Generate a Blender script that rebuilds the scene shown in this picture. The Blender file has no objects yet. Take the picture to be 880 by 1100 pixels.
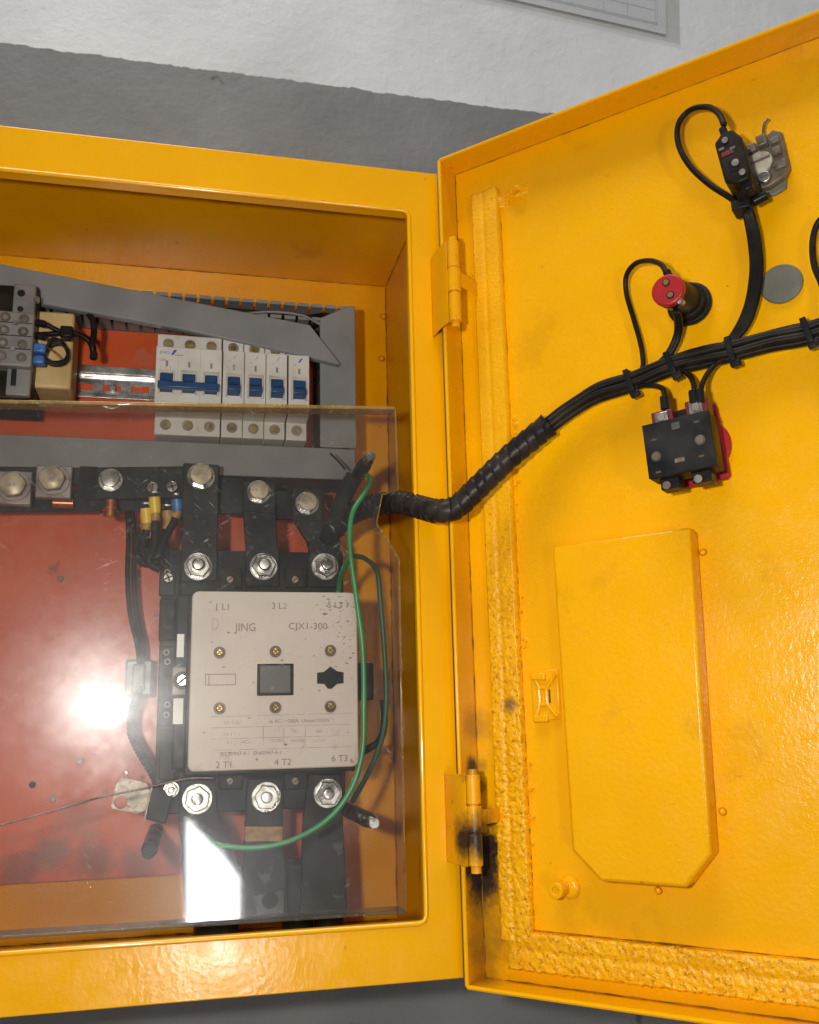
import bpy, bmesh, math, random
from mathutils import Vector, Matrix, noise as mnoise
random.seed(7)
S = 0.001                                   # everything is laid out in millimetres
sc = bpy.context.scene
col = sc.collection

# ------------------------------------------------------------------ camera
FPX, CAM = 1014.1061, Vector((-185.228, -659.167, 164.564))
YAW, PITCH, ROLL = 0.2317, 0.2236, -0.0238
fwd = Vector((math.sin(YAW)*math.cos(PITCH), math.cos(YAW)*math.cos(PITCH), math.sin(PITCH)))
r0 = Vector((math.cos(YAW), -math.sin(YAW), 0)); u0 = r0.cross(fwd)
rgt = r0*math.cos(ROLL) + u0*math.sin(ROLL); upv = -r0*math.sin(ROLL) + u0*math.cos(ROLL)
cd = bpy.data.cameras.new('camera'); co = bpy.data.objects.new('camera', cd); col.objects.link(co)
mw = Matrix((rgt, upv, -fwd)).transposed().to_4x4(); mw.translation = CAM*S
co.matrix_world = mw
cd.sensor_fit = 'VERTICAL'; cd.sensor_height = 24; cd.lens = FPX/1100*24
cd.clip_start = 0.01; cd.clip_end = 50
sc.camera = co

# ------------------------------------------------------------------ light: room ambient, ceiling tube, camera flash
W = bpy.data.worlds.new('World'); sc.world = W; W.use_nodes = True
W.node_tree.nodes['Background'].inputs[0].default_value = (1.0, 0.975, 0.94, 1)
W.node_tree.nodes['Background'].inputs[1].default_value = 0.165
def area(name, loc, target, power, size, size_y=None, shape='RECTANGLE', color=(1, 1, 1)):
    l = bpy.data.lights.new(name, 'AREA'); l.energy = power; l.shape = shape; l.size = size; l.color = color
    if size_y: l.size_y = size_y
    o = bpy.data.objects.new(name, l); col.objects.link(o)
    o.location = Vector(loc)*S
    o.rotation_euler = (Vector(target)-Vector(loc)).to_track_quat('-Z', 'Y').to_euler()
    return o
area('camera_flash', CAM+Vector((-104, 8, 36)), (40, 60, 290), 3.5, 0.034, shape='DISK', color=(1, 0.975, 0.92))
area('ceiling_light', (-500, -650, 2300), (0, 0, 350), 30, 1.3, 0.5, color=(0.96, 0.98, 1.0))
sc.view_settings.view_transform = 'Standard'; sc.view_settings.look = 'None'
sc.view_settings.exposure = 0.0; sc.view_settings.gamma = 1
sc.render.engine = 'CYCLES'
sc.cycles.max_bounces = 12; sc.cycles.transparent_max_bounces = 16
sc.cycles.caustics_reflective = False; sc.cycles.caustics_refractive = False
sc.render.resolution_x, sc.render.resolution_y = 819, 1024

# ------------------------------------------------------------------ measuring helpers
def ray(px, py): return fwd + rgt*((px-440)/FPX) - upv*((py-550)/FPX)
def U(px, py, y):                           # photo point measured on the cabinet plane at depth y
    d = ray(px, py); return CAM + d*((y-CAM.y)/d.y)
ANG = 0.8008
DD = Vector((math.cos(ANG), -math.sin(ANG), 0)); DN = Vector((-math.sin(ANG), -math.cos(ANG), 0)); DO = Vector((15.5, 1.4, 0))
def dw(u, v, w): return DO + DD*u + DN*w + Vector((0, 0, v))
def DU(px, py, w):                          # photo point measured on the door, w above its inner face -> (u, v)
    d = ray(px, py); X = CAM + d*((w-(CAM-DO).dot(DN))/d.dot(DN)); return ((X-DO).dot(DD), X.z)
def DP(px, py, w): u, v = DU(px, py, w); return dw(u, v, w)
def rect(x0, y0, x1, y1, y):
    xm, ym = (x0+x1)/2, (y0+y1)/2
    return U(x0, ym, y).x, U(x1, ym, y).x, U(xm, y1, y).z, U(xm, y0, y).z
doorT = lambda p: dw(p[0], p[1], p[2])

# ------------------------------------------------------------------ mesh helpers
ORG = {}
class MB:
    def __init__(s, T=None): s.v = []; s.f = []; s.T = T
    def add(s, vs, fs):
        n = len(s.v)
        for p in vs:
            p = Vector(p); s.v.append(s.T(p) if s.T else p)
        s.f += [tuple(i+n for i in f) for f in fs]; return s
    def box(s, x0, x1, y0, y1, z0, z1):
        x0, x1 = sorted((x0, x1)); y0, y1 = sorted((y0, y1)); z0, z1 = sorted((z0, z1))
        vs = [(x, y, z) for x in (x0, x1) for y in (y0, y1) for z in (z0, z1)]
        return s.add(vs, [(0, 1, 3, 2), (4, 6, 7, 5), (0, 4, 5, 1), (2, 3, 7, 6), (0, 2, 6, 4), (1, 5, 7, 3)])
    def prism(s, poly, a, b, axis='y'):      # poly in the two other axes, a..b along axis
        n = len(poly)
        def P(q, t):
            return (q[0], t, q[1]) if axis == 'y' else ((q[0], q[1], t) if axis == 'z' else (t, q[0], q[1]))
        vs = [P(q, a) for q in poly]+[P(q, b) for q in poly]
        fs = [tuple(range(n))[::-1], tuple(range(n, 2*n))]+[(i, (i+1) % n, n+(i+1) % n, n+i) for i in range(n)]
        return s.add(vs, fs)
    def tube(s, pts, r, n=8, cap=True):
        pts = [Vector(p) for p in pts]; m = len(pts)
        rr = r if isinstance(r, (list, tuple)) else [r]*m
        t0 = (pts[1]-pts[0]).normalized(); a = t0.orthogonal().normalized(); vs = []
        for i, p in enumerate(pts):
            t = (pts[min(i+1, m-1)]-pts[max(i-1, 0)]).normalized()
            a = (a-t*a.dot(t)).normalized(); b = t.cross(a)
            for k in range(n):
                g = 2*math.pi*k/n; q = rr[i](g, i) if callable(rr[i]) else rr[i]
                vs.append(p+(a*math.cos(g)+b*math.sin(g))*q)
        fs = [(i*n+k, i*n+(k+1) % n, (i+1)*n+(k+1) % n, (i+1)*n+k) for i in range(m-1) for k in range(n)]
        if cap: fs += [tuple(range(n))[::-1], tuple(range((m-1)*n, m*n))]
        return s.add(vs, fs)
    def cyl(s, c, ax, r, h, n=20, r2=None, ph=0):
        c = Vector(c); ax = Vector(ax).normalized(); a = ax.orthogonal().normalized(); b = ax.cross(a)
        r2 = r if r2 is None else r2
        vs = [c+(a*math.cos(ph+2*math.pi*k/n)+b*math.sin(ph+2*math.pi*k/n))*r for k in range(n)]
        vs += [c+ax*h+(a*math.cos(ph+2*math.pi*k/n)+b*math.sin(ph+2*math.pi*k/n))*r2 for k in range(n)]
        return s.add(vs, [tuple(range(n))[::-1], tuple(range(n, 2*n))]+[(k, (k+1) % n, n+(k+1) % n, n+k) for k in range(n)])
    def ring(s, c, ax, r1, r2, h, n=24):     # washer
        c = Vector(c); ax = Vector(ax).normalized(); a = ax.orthogonal().normalized(); b = ax.cross(a); vs = []
        for (r, t) in ((r1, 0), (r2, 0), (r2, h), (r1, h)):
            vs += [c+ax*t+(a*math.cos(2*math.pi*k/n)+b*math.sin(2*math.pi*k/n))*r for k in range(n)]
        fs = [(j*n+k, j*n+(k+1) % n, ((j+1) % 4)*n+(k+1) % n, ((j+1) % 4)*n+k) for j in range(4) for k in range(n)]
        return s.add(vs, fs)
    def build(s, name, mat, parent=None, bevel=0, seg=2, smooth=False, kind=None):
        org = ORG[parent] if parent is not None else None
        if org is None:
            xs = [v.x for v in s.v]; ys = [v.y for v in s.v]; zs = [v.z for v in s.v]
            org = Vector(((min(xs)+max(xs))/2, (min(ys)+max(ys))/2, min(zs)))
        me = bpy.data.meshes.new(name)
        me.from_pydata([(v-org)*S for v in s.v], [], s.f)
        bm = bmesh.new(); bm.from_mesh(me); bmesh.ops.recalc_face_normals(bm, faces=bm.faces); bm.to_mesh(me); bm.free()
        me.materials.append(M[mat])
        o = bpy.data.objects.new(name, me); col.objects.link(o)
        if parent is not None: o.parent = parent
        else: o.location = org*S
        ORG[o] = org
        if bevel:
            b = o.modifiers.new('bevel', 'BEVEL'); b.width = bevel*S; b.segments = seg; b.limit_method = 'ANGLE'; b.angle_limit = math.radians(40)
        if smooth or bevel:
            me.shade_smooth()
            if not smooth: me.set_sharp_from_angle(angle=math.radians(50 if bevel else 35))
            elif smooth == 'auto': me.set_sharp_from_angle(angle=math.radians(40))
        if kind: o['kind'] = kind
        return o
def thing(name, label, cat, loc, group=None):
    o = bpy.data.objects.new(name, None); col.objects.link(o); o.empty_display_size = .01
    o.location = Vector(loc)*S; ORG[o] = Vector(loc); return tag(o, label, cat, group)
def tag(o, label, cat, group=None):
    o['label'] = label; o['category'] = cat
    if group: o['group'] = group
    return o
def spline(pts, n=10):
    P = [Vector(p) for p in pts]; P = [P[0]*2-P[1]]+P+[P[-1]*2-P[-2]]; out = []
    for i in range(1, len(P)-2):
        a, b, c, d = P[i-1:i+3]
        for k in range(n):
            t = k/n; out.append(.5*((2*b)+(c-a)*t+(2*a-5*b+4*c-d)*t*t+(3*b-a-3*c+d)*t**3))
    return out+[P[-2]]
def text(body, x, z, y, size, mat, parent, align='CENTER', name='lettering', sx=1.0, T=None):
    cu = bpy.data.curves.new('t', 'FONT'); cu.body = body; cu.size = 1; cu.align_x = align; cu.fill_mode = 'FRONT'; cu.resolution_u = 3
    o = bpy.data.objects.new('t', cu); col.objects.link(o)
    me = bpy.data.meshes.new_from_object(o.evaluated_get(bpy.context.evaluated_depsgraph_get()))
    bpy.data.objects.remove(o)
    m = MB(T); m.add([(x+v.co.x*size*sx, y, z+v.co.y*size) for v in me.vertices], [tuple(p.vertices) for p in me.polygons])
    return m.build(name, mat, parent)

# ------------------------------------------------------------------ materials
M = {}
def mat(name, c, rough=.5, metal=0.0, bump=None, var=None, spots=None, coat=0, spec=.5, rvar=0):
    """bump=(scale,strength,dist_mm)  var=(colour2,scale,lo,hi)  spots=(colour,scale,threshold,amount)"""
    m = bpy.data.materials.new(name); m.use_nodes = True; N = m.node_tree.nodes; L = m.node_tree.links
    b = N['Principled BSDF']; b.inputs['Roughness'].default_value = rough; b.inputs['Metallic'].default_value = metal
    b.inputs['Coat Weight'].default_value = coat; b.inputs['Coat Roughness'].default_value = .12
    b.inputs['Specular IOR Level'].default_value = spec
    geo = N.new('ShaderNodeNewGeometry'); pos = geo.outputs['Position']
    cur = None
    def rgb(cc):
        n = N.new('ShaderNodeRGB'); n.outputs[0].default_value = (*cc, 1); return n.outputs[0]
    def noise(scale, det=4, rg=.55):
        n = N.new('ShaderNodeTexNoise'); n.inputs['Scale'].default_value = scale; n.inputs['Detail'].default_value = det
        n.inputs['Roughness'].default_value = rg; L.new(pos, n.inputs['Vector']); return n.outputs['Fac']
    def ramp(x, lo, hi):
        n = N.new('ShaderNodeMapRange'); n.inputs[1].default_value = lo; n.inputs[2].default_value = hi; L.new(x, n.inputs[0]); return n.outputs[0]
    def mix(f, a, c2, amt=1.0):
        n = N.new('ShaderNodeMix'); n.data_type = 'RGBA'
        if amt != 1.0:
            k = N.new('ShaderNodeMath'); k.operation = 'MULTIPLY'; k.inputs[1].default_value = amt; L.new(f, k.inputs[0]); f = k.outputs[0]
        L.new(f, n.inputs['Factor']); L.new(a, n.inputs['A']); L.new(c2, n.inputs['B']); return n.outputs['Result']
    cur = rgb(c)
    if var: cur = mix(ramp(noise(var[1]), var[2], var[3]), cur, rgb(var[0]))
    if spots:
        for sp in (spots if isinstance(spots, list) else [spots]):
            cur = mix(ramp(noise(sp[1], 6, .65), sp[2], sp[2]+.06), cur, rgb(sp[0]), sp[3])
    L.new(cur, b.inputs['Base Color'])
    if rvar:
        n = N.new('ShaderNodeMapRange'); n.inputs[1].default_value = .35; n.inputs[2].default_value = .65
        n.inputs[3].default_value = max(.02, rough-rvar); n.inputs[4].default_value = rough+rvar
        L.new(noise(60, 5), n.inputs[0]); L.new(n.outputs[0], b.inputs['Roughness'])
    if bump:
        bn = N.new('ShaderNodeBump'); bn.inputs['Strength'].default_value = bump[1]; bn.inputs['Distance'].default_value = bump[2]*S
        L.new(noise(bump[0], 3), bn.inputs['Height']); L.new(bn.outputs[0], b.inputs['Normal'])
    M[name] = m
    return dict(m=m, N=N, L=L, b=b, pos=pos, col=cur, mix=mix, rgb=rgb, noise=noise, ramp=ramp)
YEL = (0.82, 0.388, 0.0004)
mat('yellow', (0.82, 0.38, 0.0005), .12, spec=.5, bump=(420, 1, .34), var=((0.70, 0.29, 0.001), 9, .35, .75), spots=[((.16, .06, .005), 55, .69, .8), ((.45, .15, .01), 14, .62, .35)], rvar=.06)
mat('yellow_gloss', YEL, .12, spec=.5, bump=(200, .5, .2), spots=((.3, .12, .004), 80, .68, .6))
mat('yellow_frame', YEL, .17, spec=.4, bump=(260, .8, .17), var=((0.76, 0.33, 0.0005), 9, .35, .75), spots=[((.2, .08, .005), 70, .68, .7)], rvar=.06)
k = mat('yellow_door', YEL, .24, spec=.32, bump=(320, 1, .3), var=((0.76, 0.345, 0.0005), 9, .35, .75), spots=[((.16, .06, .005), 75, .69, .75), ((.56, .235, .002), 13, .60, .3)], rvar=.06)
def soot(k, blobs):
    N, L = k['N'], k['L']; cur = k['col']
    for (p, r, c, amt) in blobs:
        vm = N.new('ShaderNodeVectorMath'); vm.operation = 'DISTANCE'; vm.inputs[1].default_value = Vector(p)*S; L.new(k['pos'], vm.inputs[0])
        ad = N.new('ShaderNodeMath'); ad.operation = 'MULTIPLY_ADD'; ad.inputs[1].default_value = r*1.5*S; L.new(k['noise'](55, 9, .75), ad.inputs[0]); L.new(vm.outputs['Value'], ad.inputs[2])
        f = k['ramp'](ad.outputs[0], r*1.75*S, r*1.2*S)
        cur = k['mix'](f, cur, k['rgb'](c), amt)
    L.new(cur, k['b'].inputs['Base Color'])
SOOT = [(DP(507, 845, 2), 12, (.03, .02, .012), .85), (DP(526, 880, 1), 9, (.012, .011, .012), .95), (DP(524, 905, 1), 12, (.012, .011, .012), .97), (DP(520, 945, 1), 13, (.012, .011, .012), .95), (DP(508, 930, 14), 15, (.012, .011, .012), .95), (DP(512, 900, 28), 22, (.012, .011, .012), .96), (DP(508, 830, 28), 11, (.015, .013, .012), .9), (DP(520, 860, 22), 6, (.08, .045, .015), .7), (DP(509, 824, 8), 10, (.012, .011, .012), .95), (DP(512, 893, 12), 13, (.012, .011, .012), .95), (DP(516, 928, 4), 20, (.014, .012, .012), .97),
        (DP(512, 955, 3), 22, (.03, .02, .012), .9), (DP(512, 1000, 4), 26, (.14, .07, .012), .5), (DP(512, 1042, 6), 26, (.14, .06, .01), .5),
        (DP(508, 780, 6), 16, (.2, .08, .01), .45)]
soot(k, SOOT)
k = mat('yellow_hinge', (0.78, 0.345, 0.001), .3, spec=.35, bump=(300, .8, .25), var=((0.68, 0.28, 0.002), 20, .4, .7), spots=((.12, .05, .01), 60, .62, .8)); soot(k, SOOT)
k = mat('foam_paint', (0.84, 0.40, 0.002), .34, spec=.35, bump=(520, 1, .5), var=((0.76, 0.34, 0.001), 40, .4, .65), spots=[((.20, .08, .008), 150, .66, .85)])
sx_ = k['N'].new('ShaderNodeSeparateXYZ'); k['L'].new(k['pos'], sx_.inputs[0]); zf_ = k['ramp'](sx_.outputs['Z'], .40, .20)
wr = k['N'].new('ShaderNodeMath'); wr.operation = 'MULTIPLY'; k['L'].new(zf_, wr.inputs[0]); k['L'].new(k['ramp'](k['noise'](380, 6, .7), .55, .62), wr.inputs[1]); k['col'] = k['mix'](wr.outputs[0], k['col'], k['rgb']((.30, .125, .006)), .8)
soot(k, [(DP(545, 757, 10), 8, (.12, .06, .04), .8), (DP(523, 925, 8), 8, (.05, .03, .02), .8)])
k = mat('red_plate', (0.60, 0.088, 0.016), .38, bump=(260, .6, .15), var=((0.52, 0.072, 0.016), 12, .35, .7), spots=[((.12, .035, .02), 45, .64, .6), ((.4, .16, .1), 24, .6, .4)], rvar=.08)
soot(k, [(U(55, 915, 183), 20, (.09, .035, .02), .6), (U(100, 922, 183), 22, (.08, .035, .02), .6), (U(85, 880, 183), 22, (.25, .08, .04), .5), (U(20, 935, 183), 20, (.1, .03, .02), .6), (U(150, 930, 183), 20, (.12, .04, .03), .6)])
mat('grey_pvc', (0.215, 0.215, 0.21), .45, var=((0.16, 0.16, 0.155), 18, .4, .7), bump=(500, .3, .08), rvar=.07)
mat('dark_pvc', (0.09, 0.088, 0.085), .5, var=((0.06, 0.06, 0.06), 25, .4, .7))
mat('black_plastic', (0.010, 0.010, 0.011), .38, spec=.13, var=((0.028, 0.027, 0.025), 35, .45, .7), bump=(600, .3, .06), rvar=.1)
mat('dark_plastic', (0.011, 0.0085, 0.006), .45, spec=.13, var=((0.028, 0.021, 0.014), 50, .45, .7), rvar=.1)
mat('heat_shrink', (0.018, 0.018, 0.018), .42, spec=.13, var=((0.04, 0.039, 0.036), 28, .42, .7), spots=[((.13, .125, .115), 60, .62, .6), ((.2, .19, .18), 220, .66, .6)], bump=(160, .5, .3), rvar=.12)
mat('black_wire', (0.010, 0.008, 0.006), .4, spec=.13, var=((0.026, 0.02, 0.015), 45, .45, .7))
mat('wrap', (0.016, 0.013, 0.012), .36, spec=.13, var=((0.045, 0.036, 0.03), 60, .45, .7), bump=(350, .5, .2))
mat('steel', (0.62, 0.61, 0.58), .28, 1.0, var=((0.34, 0.32, 0.29), 90, .42, .65), bump=(500, .3, .08), rvar=.12)
mat('zinc_tan', (0.46, 0.39, 0.27), .5, .35, var=((0.26, 0.2, 0.13), 110, .4, .65), bump=(400, .5, .15), rvar=.1)
mat('brass', (0.55, 0.40, 0.14), .32, .9, var=((0.25, 0.17, 0.06), 130, .42, .65))
mat('copper', (0.62, 0.22, 0.10), .35, .9, var=((0.3, 0.1, 0.05), 80, .4, .7))
mat('dirty_metal', (0.30, 0.26, 0.24), .5, .6, var=((0.16, 0.12, 0.10), 70, .4, .65), bump=(260, .6, .3))
mat('faceplate', (0.60, 0.52, 0.465), .45, var=((0.53, 0.445, 0.39), 16, .35, .7), spots=[((.17, .13, .10), 85, .66, .75), ((.30, .25, .21), 28, .66, .4)], bump=(300, .2, .06))
mat('ivory', (0.57, 0.535, 0.48), .42, spots=((.3, .26, .21), 70, .64, .5), var=((0.46, 0.42, 0.36), 30, .4, .7))
mat('ivory_dirty', (0.48, 0.44, 0.38), .5, var=((0.32, 0.28, 0.23), 50, .4, .7))
mat('blue', (0.012, 0.054, 0.145), .35, var=((0.008, 0.036, 0.10), 60, .4, .7))
mat('blue_light', (0.05, 0.16, 0.42), .4, var=((0.02, 0.07, 0.22), 90, .4, .7))
mat('lug_yellow', (0.70, 0.47, 0.02), .4)
mat('lug_tan', (0.42, 0.23, 0.05), .5, var=((0.2, .1, .03), 120, .4, .7))
mat('green', (0.03, 0.27, 0.085), .33, var=((0.025, 0.2, 0.06), 40, .4, .7))
mat('green_dark', (0.02, 0.10, 0.045), .45)
mat('tan_box', (0.56, 0.40, 0.17), .5, var=((0.42, 0.28, 0.10), 30, .35, .7), spots=((.75, .62, .4), 120, .66, .6))
mat('grey_plastic', (0.20, 0.19, 0.175), .45, var=((0.12, 0.115, 0.105), 40, .4, .7))
mat('warm_grey', (0.14, 0.11, 0.08), .4, var=((0.07, 0.05, 0.035), 60, .4, .7), rvar=.1)
mat('red_plastic', (0.36, 0.012, 0.016), .35, var=((0.26, 0.01, 0.012), 60, .4, .7))
mat('red_dark', (0.12, 0.01, 0.008), .45)
mat('lens', (0.42, 0.38, 0.30), .35, var=((0.26, .22, .16), 120, .42, .6))
mat('grey_disc', (0.155, 0.148, 0.115), .5, spots=((.07, .065, .05), 160, .62, .6), var=((0.115, 0.11, 0.085), 50, .4, .7))
mat('ink', (0.20, 0.165, 0.15), .6, var=((.4, .34, .3), 160, .55, .75)); mat('ink_pale', (0.30, 0.25, 0.22), .6, var=((.52, .45, .4), 150, .45, .62)); mat('ink_blue', (0.03, 0.08, 0.30), .6); mat('ink_faint', (0.42, 0.39, 0.40), .6)
mat('plain_white', (0.80, 0.79, 0.74), .5)
mat('paper', (0.66, 0.67, 0.70), .6, var=((.6, .61, .65), 10, .4, .7)); mat('paper_line', (0.46, 0.49, 0.56), .6)
mat('seam_line', (0.16, 0.065, 0.008), .5, spec=.2, var=((.45, .19, .005), 60, .42, .6)); mat('clamp_metal', (0.42, 0.36, 0.30), .45, .35, bump=(140, 1, 1.2), var=((.22, .18, .15), 90, .4, .65)); mat('grime', (0.2, 0.155, 0.12), .7, var=((.36, .3, .25), 120, .4, .6)); mat('rust', (0.10, 0.06, 0.035), .6, .4)
# the painted wall: white distemper over a grey dado with a ragged hand-cut edge
k = mat('wall', (0.62, 0.62, 0.62), .7, bump=(90, 1, 1.4), var=((.50, .50, .50), 5, .35, .7), spots=[((.2, .18, .15), 24, .715, .6)])
N, L = k['N'], k['L']
sx = N.new('ShaderNodeSeparateXYZ'); L.new(k['pos'], sx.inputs[0])
ma = N.new('ShaderNodeMath'); ma.operation = 'MULTIPLY_ADD'; ma.inputs[1].default_value = .012; L.new(k['noise'](32, 5, .65), ma.inputs[0]); L.new(sx.outputs['Z'], ma.inputs[2])
f = k['ramp'](ma.outputs[0], .8335, .832)
gcol = k['mix'](k['ramp'](k['noise'](9), .3, .75), k['rgb']((.185, .183, .178)), k['rgb']((.13, .128, .123)))
gcol = k['mix'](k['ramp'](k['noise'](30, 6), .68, .73), gcol, k['rgb']((.04, .038, .035)), .7)
L.new(k['mix'](f, k['col'], gcol), k['b'].inputs['Base Color'])
# clear acrylic: transparent sheet with fresnel gloss, fine scratches and settled dust
def clear(name, dust, tint, dcol=(.75, .72, .68)):
    m = bpy.data.materials.new(name); m.use_nodes = True; N = m.node_tree.nodes; L = m.node_tree.links; N.remove(N['Principled BSDF']); out = N['Material Output']
    geo = N.new('ShaderNodeNewGeometry')
    tr = N.new('ShaderNodeBsdfTransparent'); tr.inputs[0].default_value = (*tint, 1)
    gl = N.new('ShaderNodeBsdfGlossy'); gl.inputs['Roughness'].default_value = .04
    g2 = N.new('ShaderNodeBsdfGlossy'); g2.inputs['Roughness'].default_value = .25
    df = N.new('ShaderNodeBsdfDiffuse'); df.inputs[0].default_value = (*dcol, 1)
    fr = N.new('ShaderNodeFresnel'); fr.inputs[0].default_value = 1.49
    fm = N.new('ShaderNodeMath'); fm.operation = 'SUBTRACT'; fm.inputs[0].default_value = 1; L.new(geo.outputs['Backfacing'], fm.inputs[1])
    ff = N.new('ShaderNodeMath'); ff.operation = 'MULTIPLY'; L.new(fr.outputs[0], ff.inputs[0]); L.new(fm.outputs[0], ff.inputs[1])
    def mixs(f, a, b):
        n = N.new('ShaderNodeMixShader')
        if isinstance(f, float): n.inputs[0].default_value = f
        else: L.new(f, n.inputs[0])
        L.new(a, n.inputs[1]); L.new(b, n.inputs[2]); return n.outputs[0]
    def nz(scale, det, vec=None):
        n = N.new('ShaderNodeTexNoise'); n.inputs['Scale'].default_value = scale; n.inputs['Detail'].default_value = det; n.inputs['Roughness'].default_value = .7
        L.new(vec or geo.outputs['Position'], n.inputs['Vector']); return n.outputs['Fac']
    def rng(x, a, b, c, d):
        n = N.new('ShaderNodeMapRange'); n.inputs[1].default_value = a; n.inputs[2].default_value = b; n.inputs[3].default_value = c; n.inputs[4].default_value = d; L.new(x, n.inputs[0]); return n.outputs[0]
    def op(o_, a, b):
        n = N.new('ShaderNodeMath'); n.operation = o_; L.new(a, n.inputs[0]); L.new(b, n.inputs[1]); return n.outputs[0]
    mp = N.new('ShaderNodeMapping'); mp.vector_type = 'TEXTURE'; mp.inputs['Rotation'].default_value = (0, 1.05, 0); mp.inputs['Scale'].default_value = (1, 1, 7); L.new(geo.outputs['Position'], mp.inputs[0])
    mp2 = N.new('ShaderNodeMapping'); mp2.vector_type = 'TEXTURE'; mp2.inputs['Rotation'].default_value = (0, -.8, 0); mp2.inputs['Scale'].default_value = (1, 1, 8); L.new(geo.outputs['Position'], mp2.inputs[0])
    scr = op('MAXIMUM', rng(nz(620, 1, mp.outputs[0]), .67, .76, 0, .2), rng(nz(700, 1, mp2.outputs[0]), .68, .77, 0, .2))
    scr = op('MULTIPLY', scr, rng(nz(22, 3), .45, .62, 0, 1))
    sm = op('ADD', rng(nz(18, 5), .35, .75, dust*.5, dust*1.7), rng(nz(260, 4), .62, .72, 0, dust*5))
    dsum = op('MULTIPLY', op('MAXIMUM', sm, scr), fm.outputs[0])
    hz = op('MULTIPLY', rng(nz(14, 5), .3, .7, .012, .04), fm.outputs[0])
    s = mixs(hz, tr.outputs[0], g2.outputs[0])
    s = mixs(dsum, s, df.outputs[0])
    s = mixs(ff.outputs[0], s, gl.outputs[0])
    L.new(s, out.inputs['Surface']); M[name] = m
clear('acrylic', .014, (.95, .94, .92))
clear('sleeve', .05, (.93, .93, .92))
clear('acrylic_rim', .42, (.66, .48, .2), (.50, .34, .10)); clear('acrylic_green', .10, (.5, .62, .52))
def emit(name, c, st):
    m = bpy.data.materials.new(name); m.use_nodes = True; N = m.node_tree.nodes; N.remove(N['Principled BSDF'])
    e = N.new('ShaderNodeEmission'); e.inputs[0].default_value = (*c, 1); e.inputs[1].default_value = st
    m.node_tree.links.new(e.outputs[0], N['Material Output'].inputs[0]); M[name] = m
emit('panel_glow', (1, 1, 1), 42)  # glow of the added panels behind the camera

# ------------------------------------------------------------------ setting
MB().box(-1500, 1700, 206, 300, -900, 1700).build('wall', 'wall', kind='structure')
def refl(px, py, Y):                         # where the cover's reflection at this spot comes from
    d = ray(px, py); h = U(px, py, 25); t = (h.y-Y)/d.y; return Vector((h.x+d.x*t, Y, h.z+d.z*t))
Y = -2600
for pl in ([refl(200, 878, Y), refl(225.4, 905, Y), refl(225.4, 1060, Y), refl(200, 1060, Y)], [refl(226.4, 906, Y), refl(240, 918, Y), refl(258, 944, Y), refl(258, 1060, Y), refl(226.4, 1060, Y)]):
    m = MB(); m.prism([(p.x, p.z) for p in pl], Y, Y-30); m.build('doorway_glow_panel', 'panel_glow', kind='structure')  # added glowing panels standing for a bright doorway, cut to the reflection's outline

# ------------------------------------------------------------------ paper drawing in a sleeve on the wall
pd = thing('paper_drawing', 'pale blueprint sheet in a clear plastic sleeve taped to the white wall', 'drawing', U(720, 40, 205))
def wallpoly(pts, y): return [(U(*p, y).x, U(*p, y).z) for p in pts]
A = U(716, 37, 204); Bx = U(555, 0, 204); ang = math.atan2(A.z-Bx.z, A.x-Bx.x)
ca, sa = math.cos(ang), math.sin(ang)
PT = lambda p: Vector((A.x+p[0]*ca-p[2]*sa, p[1], A.z+p[0]*sa+p[2]*ca))
MB(PT).box(-310, 0, 204.2, 204.9, 0, 220).build('sheet', 'paper', pd)
MB(PT).box(-330, 17, 203.2, 203.5, -10, 240).build('sleeve', 'sleeve', pd)
for (a, b, c, d) in [(-300, -12, 10, 10.9), (-300, -12, 12.5, 13.2), (-12, -11.2, 10, 210), (-14.5, -13.9, 12.5, 205), (-120, -14, 30, 30.7), (-120, -119.3, 12, 80), (-80, -79.4, 12, 30), (-50, -49.4, 12, 60), (-120, -14, 44, 44.6), (-250, -140, 60, 60.7), (-230, -229.3, 40, 120)]:
    MB(PT).box(a, b, 203.9, 204.1, c, d).build('printed_line', 'paper_line', pd)

# ------------------------------------------------------------------ cabinet
CW, CH, CDp = 500, 600, 201
cab = thing('electrical_cabinet', 'open yellow painted steel electrical cabinet mounted on the grey wall', 'cabinet', (-CW/2, 100, 0))
MB().box(-CW+1, -1, CDp, CDp+1.5, 1, CH-1).build('back_panel', 'yellow', cab)
MB().box(-1.5, 0, 1.6, CDp+1.5, 0, CH).build('side_panel', 'yellow', cab)
MB().box(-CW, -CW+1.5, 1.6, CDp+1.5, 0, CH).build('side_panel', 'yellow', cab)
MB().box(-CW+1.6, -1.6, 1.6, CDp, CH-1.5, CH).build('top_panel', 'yellow', cab)
MB().box(-CW+1.6, -1.6, 1.6, CDp, 0, 1.5).build('bottom_panel', 'yellow', cab)
ox0, ox1, oz0, oz1 = -CW+24.5, -24.5, 35.8, 564.4
m = MB()
O = [(-CW, 0), (0, 0), (0, CH), (-CW, CH)]; I = [(ox0, oz0), (ox1, oz0), (ox1, oz1), (ox0, oz1)]
def loop(P, y): return [(p[0], y, p[1]) for p in P]
I2 = [(ox0-1.5, oz0-1.5), (ox1+1.5, oz0-1.5), (ox1+1.5, oz1+1.5), (ox0-1.5, oz1+1.5)]
vs = loop(O, 1.5)+loop(O, 0)+loop(I, 0)+loop(I, 13)+loop(I2, 13)+loop(I2, 1.5)
fs = [(j*4+k, j*4+(k+1) % 4, ((j+1) % 6)*4+(k+1) % 4, ((j+1) % 6)*4+k) for j in range(6) for k in range(4)]
m.add(vs, fs).build('front_frame', 'yellow_frame', cab, bevel=2.0, seg=3)
m = MB(); rp = 1.7
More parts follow.
